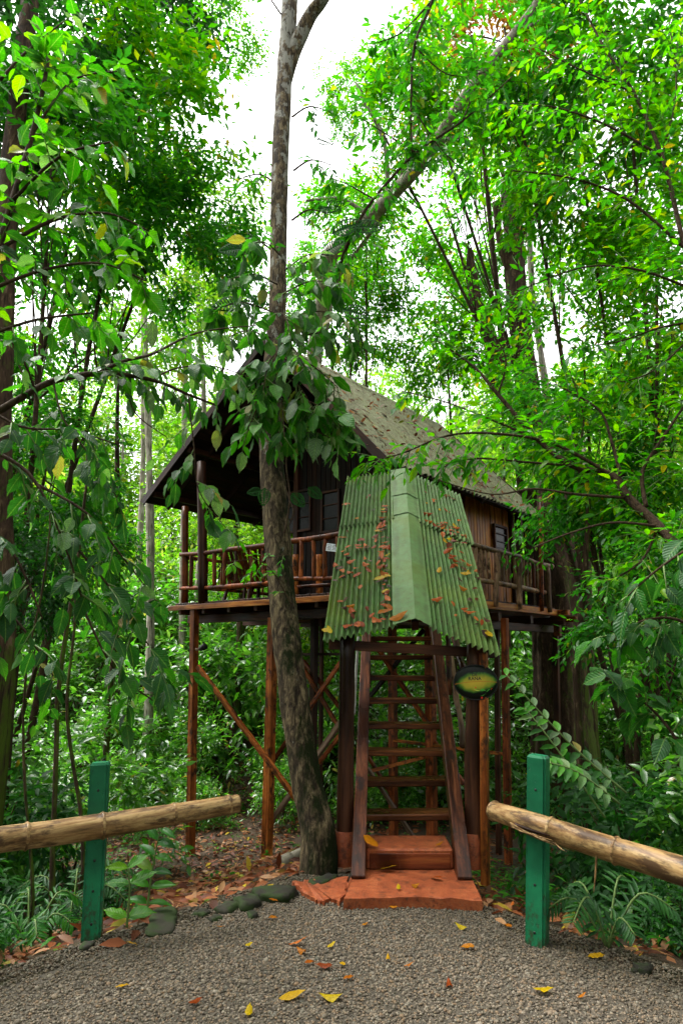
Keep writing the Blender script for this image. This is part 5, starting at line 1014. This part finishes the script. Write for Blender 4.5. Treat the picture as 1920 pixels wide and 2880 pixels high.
Pq, D, Nn, S, tw = branch_foliage([P[3:]] + [b[0] for b in lb_[:5]], 7, .8, 8, .17, 71, .3, .05, 1.0, .3); put_leaves(pt, 'med', 'leaf_bright', Pq, D, Nn, S, 150); twig_part(pt, tw, 'brown_twig')
# mossy giants right of the hut
def giant(name, pts, lb, flute, mat='moss_bark', seed=0, rough=.08):
    P, r_ = pxpath(pts); root = empty(name, groundpt(P[0]), lb, 'tree'); g = groundpt(P[0], -.3)
    add('trunk', big_trunk_mesh([g] + P, [r_[0] * 1.25] + r_, 28, 8, rough, flute, seed), M[mat], root); return root, P, r_
gt_, P, r_ = giant('mossy_tree', [(1582, 2200, 13.9, 160), (1576, 1950, 13.9, 124), (1568, 1750, 14.0, 112), (1562, 1600, 14.1, 102), (1558, 1450, 14.3, 100), (1550, 1300, 14.6, 78), (1500, 1180, 14.9, 70), (1470, 1000, 15.1, 62), (1450, 800, 15.3, 56), (1440, 620, 15.5, 52), (1430, 515, 15.7, 50)], 'huge moss covered trunk rising at the right end of the deck', .55, seed=1)
limbs(gt_, [pp_((1400, 1100, 14.9, 50), (1380, 960, 15.1, 44), (1340, 860, 15.2, 40), (1325, 760, 15.3, 30), (1320, 700, 15.3, 12)), pp_((1450, 800, 15.3, 26), (1410, 700, 15.3, 22), (1392, 570, 15.3, 18)), pp_((1500, 1180, 14.9, 50), (1440, 1120, 14.9, 52), (1400, 1090, 14.9, 46)), pp_((1440, 620, 15.5, 14), (1400, 420, 15.5, 10), (1390, 300, 15.5, 5)), pp_((1450, 700, 15.5, 14), (1520, 560, 15.3, 10), (1570, 400, 15.3, 5)), pp_((1340, 860, 15.2, 12), (1290, 700, 15.2, 8), (1250, 560, 15.2, 4))], 'moss_bark')
giant('mossy_tree', [(1650, 2150, 15.3, 76), (1642, 1850, 15.3, 52), (1632, 1650, 15.4, 62), (1630, 1500, 15.5, 58), (1610, 1350, 15.7, 50), (1600, 1200, 16.0, 40)], 'second darker trunk just right of the huge mossy one', .3, seed=5)
giant('mossy_tree', [(1532, 2300, 14.6, 90), (1532, 1950, 14.6, 64), (1526, 1700, 14.7, 60), (1500, 1500, 15.1, 64), (1488, 1380, 15.2, 56)], 'shaded dark trunk pressed against the left of the huge mossy one', .3, seed=9)
giant('dark_tree', [(5, 1900, 6.5, 70), (2, 1300, 6.5, 62), (15, 700, 6.6, 58), (55, 250, 6.8, 50), (85, 0, 7, 46), (100, -200, 7, 40)], 'dark trunk standing at the left edge behind the upper left sapling', .1, seed=12)

# ------------------------------------------------------------------ undergrowth
for i in range(4): crown_mesh('bush%d' % i, 200 + i, (1.25, 1.1, 1.3), 26, 380, 6, .155, 'small', 'leaf_thicket', hang=-.1, csize=.36, fill=.35)
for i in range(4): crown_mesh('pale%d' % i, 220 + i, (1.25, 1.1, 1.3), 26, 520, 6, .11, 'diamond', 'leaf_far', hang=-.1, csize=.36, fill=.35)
for i in range(2): crown_mesh('dbush%d' % i, 210 + i, (1.1, 1.0, 1.0), 22, 330, 6, .14, 'small', 'leaf_dark', hang=.1, csize=.36, fill=.35)
ru = random.Random(5); kb = 0
def bush(X, Y, key, s, label, group=None, zs=1.0, name='forest_shrub'):
    g = Vector((X, Y, gz(X, Y) - .05)); root = empty(name, g, label, 'shrub', group); me, C = CROWNS[key]
    c = g + Vector((0, 0, 1.0 * s * zs)); m = Matrix.Translation(c) @ Matrix.Rotation(ru.uniform(0, 6.3), 4, 'Z') @ Matrix.Diagonal((s, s, s * zs, 1)); add('foliage', me, None, root, m)
    paths = []
    for j in range(5):
        e = c + Vector((ru.uniform(-.6, .6) * s, ru.uniform(-.6, .6) * s, ru.uniform(.1, .7) * s * zs)); paths.append(([g, g.lerp(e, .5) + Vector((ru.uniform(-.1, .1), ru.uniform(-.1, .1), .1)), e], [.018 * s, .012 * s, .005 * s]))
    V, T = joined_tubes(paths, 5, 3); add('stems', fast_mesh('stems', V, T), M['brown_twig'], root); return root
for Yd, n, s0, xs_ in ((13.4, 11, .55, .60), (15.0, 13, .95, .60), (16.8, 13, 1.25, .62), (19, 13, 1.5, .64), (21.5, 13, 1.8, .66), (24.5, 12, 2.2, .68), (28, 12, 2.6, .70), (33, 12, 3.2, .72)):
    for j in range(n):
        X = ((j + .5 + ru.uniform(-.3, .3)) / n * 2 - 1) * (Yd * xs_); pxx = 960 + F * X / Yd
        if 1440 < pxx < 1680 and Yd < 16: continue
        if Yd < 14: pass
        reg = 'behind the left bamboo rail' if pxx < 430 else ('behind the left stilts' if pxx < 850 else ('seen between the ladder treads' if pxx < 1330 else 'behind the right green post'))
        row = {13.4: 'lowest', 15.0: 'low', 16.8: 'lower middle', 19: 'middle', 21.5: 'upper middle', 24.5: 'high', 28: 'higher', 33: 'highest'}[Yd]
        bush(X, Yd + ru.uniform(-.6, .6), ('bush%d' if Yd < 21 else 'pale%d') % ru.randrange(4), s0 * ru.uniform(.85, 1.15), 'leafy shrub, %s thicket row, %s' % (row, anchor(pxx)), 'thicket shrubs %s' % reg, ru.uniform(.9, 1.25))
near = [(-3.6, 7.2, 'dbush0', .95, 'dark shrub behind the left green post'), (-4.6, 8.6, 'bush1', 1.1, 'rounded shrub left of the left stilt post'), (-5.6, 7.0, 'dbush1', 1.15, 'dark shrub at the left edge above the bamboo rail'), (-3.9, 10.2, 'bush0', 1.0, 'bright shrub close to the left stilt post'), (-6.3, 10.5, 'bush3', 1.4, 'tall shrub at the left edge behind the dark ones'), (-2.9, 5.1, 'dbush0', .55, 'low dark clump left of the left green post'),
        (2.5, 6.3, 'dbush1', .8, 'dark shrub immediately behind the right green post'), (3.3, 5.6, 'bush1', .8, 'mid green shrub right of the right green post'), (2.9, 4.5, 'bush3', .45, 'low leafy clump under the right bamboo pole'), (4.4, 7.0, 'bush3', 1.15, 'large shrub at the right edge above the bamboo pole'), (3.5, 8.2, 'dbush0', 1.0, 'dark shrub below the right end of the deck'), (5.4, 9.0, 'bush1', 1.4, 'tall shrub at the right edge behind the others'), (3.9, 10.5, 'bush2', .7, 'bright shrub at the foot of the mossy trunk'), (2.3, 4.75, 'dbush1', .34, 'small dark clump beside the foot of the right green post'), (4.1, 4.9, 'dbush0', .8, 'dark shrub in the lower right corner'), (3.0, 3.5, 'bush1', .33, 'low seedling clump at the bottom right edge'), (6.2, 7.5, 'bush2', 1.3, 'bright shrub beyond the right edge'), (-2.35, 4.35, 'dbush1', .34, 'low dark leafy clump left of the left green post foot'), (-2.05, 3.75, 'bush0', .20, 'tiny leafy clump at the bottom left gravel edge'), (-3.0, 4.2, 'bush2', .42, 'leafy clump at the left edge under the bamboo rail'), (2.2, 3.95, 'bush0', .18, 'tiny leafy clump at the gravel edge under the right bamboo pole'), (-1.9, 5.5, 'dbush0', .28, 'small dark clump right behind the left green post')]
for X, Yd, key, s, lb in near: bush(X, Yd, key, s, lb, None, 1.05)
# low ground cover: nobody could count it
NC = 9000; X = rs.uniform(-9, 9, NC); Y = 4.3 + 14 * rs.rand(NC); dn = np.array([mnoise.noise(Vector((a * .55, b * .55, 9.0))) for a, b in zip(X, Y)])
d_edge = Y - edge_arr(X); keep = (d_edge > .25) & (rs.rand(NC) < np.clip(.05 + (np.abs(X + .8) - 2.0) * .5 + np.maximum(0, Y - 11.5) * .3, 0.05, 1) * (.6 + dn * 1.2)); X, Y = X[keep], Y[keep]
PP = []; DD = []; NN = []; SS = []
for a, b in zip(X, Y):
    z = gz(a, b); h = random.uniform(.06, .30)
    for k in range(7): PP.append((a + random.uniform(-.08, .08), b + random.uniform(-.08, .08), z + h * random.uniform(.3, 1))); t_ = random.uniform(0, 6.28); DD.append((math.cos(t_), math.sin(t_), random.uniform(-.2, .4))); NN.append((random.uniform(-.3, .3), random.uniform(-.3, .3), 1)); SS.append(random.uniform(.05, .11))
V, T = scatter(leaf_tpl('small'), np.array(PP), np.array(DD), np.array(NN), np.array(SS)); add('ground_cover', fast_mesh('ground_cover', V, T), M['leaf_mid'], kind='stuff', label='low green seedlings covering the forest floor under the shrubs', cat='ground cover')

# fronds and small plants
def frond_plant(name, base, label, fronds, mat, leaflet, pairs=11, kind='med', cat='plant', width=1.0, drp=.12):
    root = empty(name, base, label, cat); P = []; D = []; Nn = []; S = []
    for f in fronds:
        Sg = smooth_path(f, 6); add('frond_stem', tube_mesh(f, [.008, .006, .003], 6, 0, 0, 5), M['green_stem'], root)
        for j in range(pairs):
            t = .18 + .8 * j / (pairs - 1); k = min(len(Sg) - 2, int(t * (len(Sg) - 1))); o = Sg[k].lerp(Sg[k + 1], t * (len(Sg) - 1) - k); d = (Sg[k + 1] - Sg[k]).normalized(); vw = (Vector((0, -.55, 1))).normalized(); sd = d.cross(vw).normalized()
            for sg in (-1, 1):
                P.append(tuple(o)); q = sd * sg + d * .55 + Vector((0, 0, -drp)); D.append(tuple(q)); Nn.append(tuple(vw + Vector((random.uniform(-.2, .2), random.uniform(-.2, .2), 0)))); S.append(leaflet * (1 - .45 * abs(t - .45)) * random.uniform(.9, 1.1))
    put_leaves(root, kind, mat, np.array(P), np.array(D), np.array(Nn), np.array(S), 290, name='leaflet'); return root
frond_plant('frond_plant', groundpt(at(1700, 2300, 4.6)), 'arching grey green frond plant beside the top of the right green post', [[at(1760, 2230, 4.5), at(1600, 2090, 4.5), at(1420, 1895, 4.5)], [at(1740, 2260, 4.4), at(1620, 2170, 4.3), at(1520, 2140, 4.3)], [at(1700, 2300, 4.5), at(1560, 2100, 4.6), at(1475, 1990, 4.7)]], 'leaf_dusty', .13, 11)
frond_plant('seedling', groundpt(at(412, 2560, 4.5)), 'feather leaved seedling growing between the left green post and the stilt', [[at(412, 2580, 4.45), at(428, 2450, 4.45), at(452, 2330, 4.4)]], 'leaf_mid', .17, 6, drp=.25)
g_ = groundpt(at(360, 2560, 4.3)); frond_plant('seedling', g_, 'five leaved seedling with broad oval leaves right beside the left green post', [[g_, at(365, 2500, 4.3), at(360, 2440, 4.3)]], 'leaf_bright', .17, 3, 'big')
for k, (x, y, Yd, lb) in enumerate(((60, 2480, 3.9, 'fern with long narrow fronds at the left edge under the bamboo rail'), (110, 2330, 4.9, 'fern behind the bamboo rail near the left edge'), (130, 2700, 3.75, 'small leafy fern at the foot of the left green post'), (20, 2650, 3.6, 'spreading fern at the bottom left edge'), (1700, 2560, 4.0, 'low fern under the right bamboo pole'), (1860, 2620, 3.6, 'fern at the bottom right edge below the bamboo pole'), (230, 2240, 5.4, 'fern rising just left of the left green post top'))):
    if k in (0, 2, 3, 5): continue
    c = at(x, y, Yd); g = groundpt(c); fr = []
    for j in range(6):
        a = j * 1.05 + k; l = random.uniform(.28, .5) * (1.3 if k == 6 else (.6 if k in (2, 3, 5) else .85)); e = Vector((math.cos(a) * l, math.sin(a) * l * .8, 0)); fr.append([g, g + e * .5 + Vector((0, 0, l * .75)), g + e + Vector((0, 0, l * .55))])
    frond_plant('fern', g, lb, fr, 'leaf_mid' if k % 2 else 'leaf_dark', .10, 14, 'nar', cat='fern')
# dark drooping leaves at mid right
h1 = pp_((2080, 1900, 3.9, 10), (1940, 1760, 4.0, 9), (1830, 1740, 4.0, 7), (1720, 1790, 4.1, 4)); h2 = pp_((2080, 1500, 3.9, 10), (1960, 1530, 3.9, 8), (1850, 1600, 3.9, 6), (1760, 1680, 4.0, 4)); h3 = pp_((2000, 2250, 4.1, 12), (1880, 2050, 4.1, 9), (1780, 1950, 4.2, 6), (1700, 1900, 4.3, 4))
hb_ = groundpt(at(2100, 2300, 4.0)); plant('drooping_shrub', hb_, 'dark shrub with long drooping leaves hanging in at mid right', 'shrub', [h1, h2, h3, ([hb_, at(2080, 1900, 3.9)], [.025, .018]), ([hb_, at(2080, 1500, 3.9)], [.02, .014])], [h1[0], h2[0], h3[0]], 10, .24, 4, .17, 83, 'big', 'leaf_dark', limit=140, hang=.5, drop=.8, alt='leaf_mid', altp=.3)
# rail height seedling twigs in front of the porch
q1 = pp_((820, 1700, 5.4, 4), (760, 1600, 5.3, 3), (690, 1560, 5.2, 2)); q2 = pp_((800, 1640, 5.4, 3), (740, 1600, 5.3, 2), (650, 1640, 5.2, 2)); q3 = pp_((810, 1560, 5.4, 3), (740, 1570, 5.3, 2), (640, 1580, 5.2, 2))
plant('trunk_creeper', at(820, 1700, 5.5), 'small fresh green creeper sprouting from the leaning trunk before the porch railing', 'creeper', [q1, q2, q3], [q1[0], q2[0], q3[0]], 9, .10, 4, .085, 91, 'med', 'leaf_bright', limit=60, hang=.2, drop=.3)

# ------------------------------------------------------------------ fallen leaves, each on its own
FL = [big_leaf_mesh(60 + i, .21 + .035 * (i % 3), (-.15, .10, -.2, .15)[i % 4], .022, (.5, .1, .9, .3)[i % 4], 0, 8) for i in range(5)]
FM = {}
def fmesh(mat, i):
    if (mat, i) not in FM:
        me = fast_mesh('fallen_leaf', *FL[i]); me.materials.append(M[mat]); FM[(mat, i)] = me
    return FM[(mat, i)]
rl = random.Random(21)
def fallen(pos, n, size, mat, label, group, ang=None, name='fallen_leaf'):
    n = Vector(n).normalized(); a = rl.uniform(0, 6.28) if ang is None else ang; t = Vector((math.cos(a), math.sin(a), 0)); t = (t - n * t.dot(n)).normalized(); nn_ = (n + Vector((rl.uniform(-.25, .25), rl.uniform(-.25, .25), 0))).normalized()
    x_ = t.cross(nn_).normalized(); y_ = nn_.cross(x_); m = Matrix((x_, y_, nn_)).transposed().to_4x4()
    m = Matrix.Translation(Vector(pos) + n * .012 - y_ * size * .5) @ m @ Matrix.Diagonal((size, size, size * (rl.uniform(.7, 1.2) if size < .13 else .35), 1))
    add(name, fmesh(mat, rl.randrange(5)), None, None, m, label=label, cat='leaf', group=group)
names = {'dead_brown': 'curled reddish brown', 'dead_dark': 'shrivelled dark', 'dead_orange': 'orange', 'dead_yellow': 'yellow'}
for side, cnt in (('l', 112), ('r', 76)):
    e0 = (LT, LB) if side == 'l' else (QT, QB); n = (e0[1] - RT).cross(RB - RT).normalized(); n = n if n.z > 0 else -n
    for k in range(cnt):
        if side == 'l':
            if rl.random() < .35: s, t = rl.uniform(.27, .38), rl.uniform(.3, .95)
            else: s, t = rl.uniform(.3, .97), min(.97, max(.2, rl.gauss(.70, .22)))
        else:
            if rl.random() < .25: s, t = rl.uniform(.3, .9), rl.uniform(.02, .5)
            else: t = rl.uniform(.25, .97); s = min(.95, max(.25, .72 + rl.gauss(0, .14)))
        c = 'dead_brown' if (q := rl.random()) < .6 else ('dead_dark' if q < .85 else ('dead_orange' if q < .94 else 'dead_yellow'))
        w = 'left' if side == 'l' else 'right'
        fallen(cp(side, s, t) + n * .02, n, rl.uniform(.06, .125) * (.7 if c == 'dead_dark' else 1), c, '%s leaf on the %s %s canopy slope, %s' % (names[c], 'upper' if t < .4 else ('middle' if t < .62 else ('lower' if t < .82 else 'bottom')), w, 'beside the ridge cap' if s < .42 else ('halfway to the edge' if s < .7 else 'near the outer edge')), 'fallen leaves on the %s canopy slope' % w)
n = (RB - RT).cross(QB - RT).normalized(); n = n if n.z > 0 else -n; nl = (LB - RT).cross(RB - RT).normalized(); nl = nl if nl.z > 0 else -nl
fallen(cp('l', .17, .975) + nl * .03, nl, .17, 'dead_orange', 'largest orange leaf at the bottom of the canopy ridge cap', None, .1); fallen(cp('r', .88, .93) + n * .02, n, .17, 'dead_yellow', 'long yellow leaf at the lower right corner of the canopy', None, 1.9); fallen(cp('l', .93, .97) + nl * .02, nl, .11, 'dead_yellow', 'yellow green leaf at the lower left corner of the canopy', None, 1.7); fallen(cp('l', .19, .07) + nl * .04, nl, .08, 'dead_yellow', 'yellow leaf near the top of the canopy ridge cap', None, .7); fallen(cp('r', .62, .47) + n * .03, n, .12, 'dead_yellow', 'yellow leaf in the middle of the right canopy slope', None, 1.2)
nr = (uw(ER[0], 0, ER[1]) - uw(PK[0], 0, PK[1])).cross(Wd).normalized(); nr = nr if nr.z > 0 else -nr
RP = []
for k in range(620):
    t = rl.random() ** .8; w = WG + (WB - WG) * (rl.random() ** 1.3); c = 'dead_brown' if rl.random() < .6 else ('dead_dark' if rl.random() < .7 else 'dead_orange')
    if rl.random() < .18: w = rl.gauss(3.0, .35); t = rl.gauss(.8, .1); t = min(.98, t)
    if k >= 100:
        RP.append((uw(PK[0] + (ER[0] - PK[0]) * t, w, PK[1] + (ER[1] - PK[1]) * t) + nr * .03, (rl.gauss(0, 1), rl.gauss(0, 1), rl.gauss(0, .4)), nr + Vector((rl.uniform(-.3, .3), rl.uniform(-.3, .3), 0)), rl.uniform(.07, .15))); continue
    fallen(uw(PK[0] + (ER[0] - PK[0]) * t, w, PK[1] + (ER[1] - PK[1]) * t) + nr * .015, nr, rl.uniform(.09, .17), c, '%s leaf on the cabin roof, %s, %s end' % (names[c], 'near the ridge' if t < .33 else ('halfway down' if t < .66 else 'near the eave'), 'front' if w < 1.2 else ('middle' if w < 3 else 'far')), 'fallen leaves on the cabin roof')
V, T = scatter(leaf_tpl('small'), *[np.array([tuple(q[i]) if i < 3 else q[i] for q in RP]) for i in range(4)]); add('roof_litter', fast_mesh('roof_litter', V, T), M['litter'], kind='stuff', label='brown leaf litter scattered over the cabin roof', cat='leaf litter')
yl = [(822, 2806, .16, 'dead_yellow', 'large yellow leaf at the bottom centre of the gravel, left of its pair', .1), (928, 2808, .14, 'dead_yellow', 'large yellow leaf at the bottom centre of the gravel, right of its pair', 3.0), (700, 2850, .09, 'dead_yellow', 'small yellow green leaf at the bottom edge', 1.6), (345, 2777, .085, 'dead_yellow', 'round golden leaf alone on the left of the gravel', .3), (548, 2825, .10, 'dead_brown', 'red brown leaf on the gravel below the golden one', .9), (372, 2657, .085, 'dead_yellow', 'yellow leaf on the gravel right of the left green post', .2), (838, 2656, .13, 'dead_brown', 'red brown curled leaf in the middle of the gravel', .15), (847, 2678, .08, 'dead_orange', 'orange leaf just below the red brown curled one', 2.5), (932, 2663, .07, 'dead_yellow', 'small golden leaf right of the red brown curled leaf', .5), (870, 2711, .07, 'dead_orange', 'small orange leaf left of the brown twin lobed leaf', .6), (910, 2722, .11, 'dead_brown', 'brown twin lobed leaf in the middle of the gravel', 3.1), (980, 2753, .08, 'dead_orange', 'orange sliver leaf below the middle of the gravel', .6), (962, 2716, .06, 'dead_yellow', 'pale green leaf beside the brown twin lobed leaf', 2.2), (1090, 2698, .05, 'dead_yellow', 'tiny golden leaf on the gravel right of centre', 1.4), (1026, 2605, .05, 'dead_orange', 'tiny orange leaf on the gravel below the slab', .4), (1105, 2556, .07, 'dead_orange', 'orange leaf against the front edge of the slab', 2.8), (1112, 2545, .05, 'dead_orange', 'tiny orange leaf touching the slab front', 1.2), (1295, 2610, .09, 'dead_yellow', 'yellow leaf on the gravel below the right slab corner', 2.7), (1313, 2667, .10, 'dead_orange', 'golden orange leaf on the gravel lower right', 2.9), (1428, 2608, .07, 'dead_orange', 'orange leaf left of the right green post foot', 2.2), (1672, 2692, .12, 'dead_yellow', 'long golden leaf on the gravel right of the green post', 2.8), (1528, 2790, .13, 'dead_yellow', 'large golden leaf near the bottom right of the gravel', .15), (1636, 2808, .06, 'dead_orange', 'small orange leaf right of the large golden one', .3), (1262, 2772, .07, 'dead_brown', 'dark brown leaf on the gravel at lower right', 1.5), (1328, 2540, .09, 'dead_orange', 'orange leaf at the frayed right corner of the slab', .2), (1440, 2548, .07, 'dead_brown', 'reddish leaf between the slab and the right green post', 1), (620, 2612, .06, 'dead_orange', 'tiny orange leaf at the left of the gravel', .1), (768, 2585, .07, 'dead_orange', 'orange leaf on the gravel below the mossy blocks', .2), (700, 2662, .06, 'dead_yellow', 'pale leaf on the gravel left of centre', .6), (1150, 2720, .07, 'dead_orange', 'orange leaflet right of the middle of the gravel', .1)]
for x, y, s, c, lb, a in yl:
    p = atZ(x, y, .015); fallen(p, (0, 0, 1), s * .82, c, lb, None, a)
for x, y, s, c, lb, a, z in [(1087, 2444, .15, 'dead_yellow', 'big bright yellow leaf against the orange step block', 3.1, .09), (1225, 2472, .10, 'dead_brown', 'pink brown crumpled leaf on the orange slab', 2.4, .075), (1120, 2500, .06, 'dead_yellow', 'small folded yellow leaf on the orange slab', 1.5, .075), (1168, 2494, .06, 'dead_orange', 'small orange leaf beside the folded yellow leaf', .1, .075), (1236, 2378, .07, 'dead_orange', 'small orange leaf on top of the orange step block', .2, .21), (1040, 2368, .18, 'dead_orange', 'mottled leaf propped on the left of the step block', 2.2, .25), (770, 2535, .06, 'dead_orange', 'orange leaf lying on the largest mossy block', .1, .12)]:
    fallen(atZ(x, y, z), (0, 0, 1), s, c, lb, None, a)
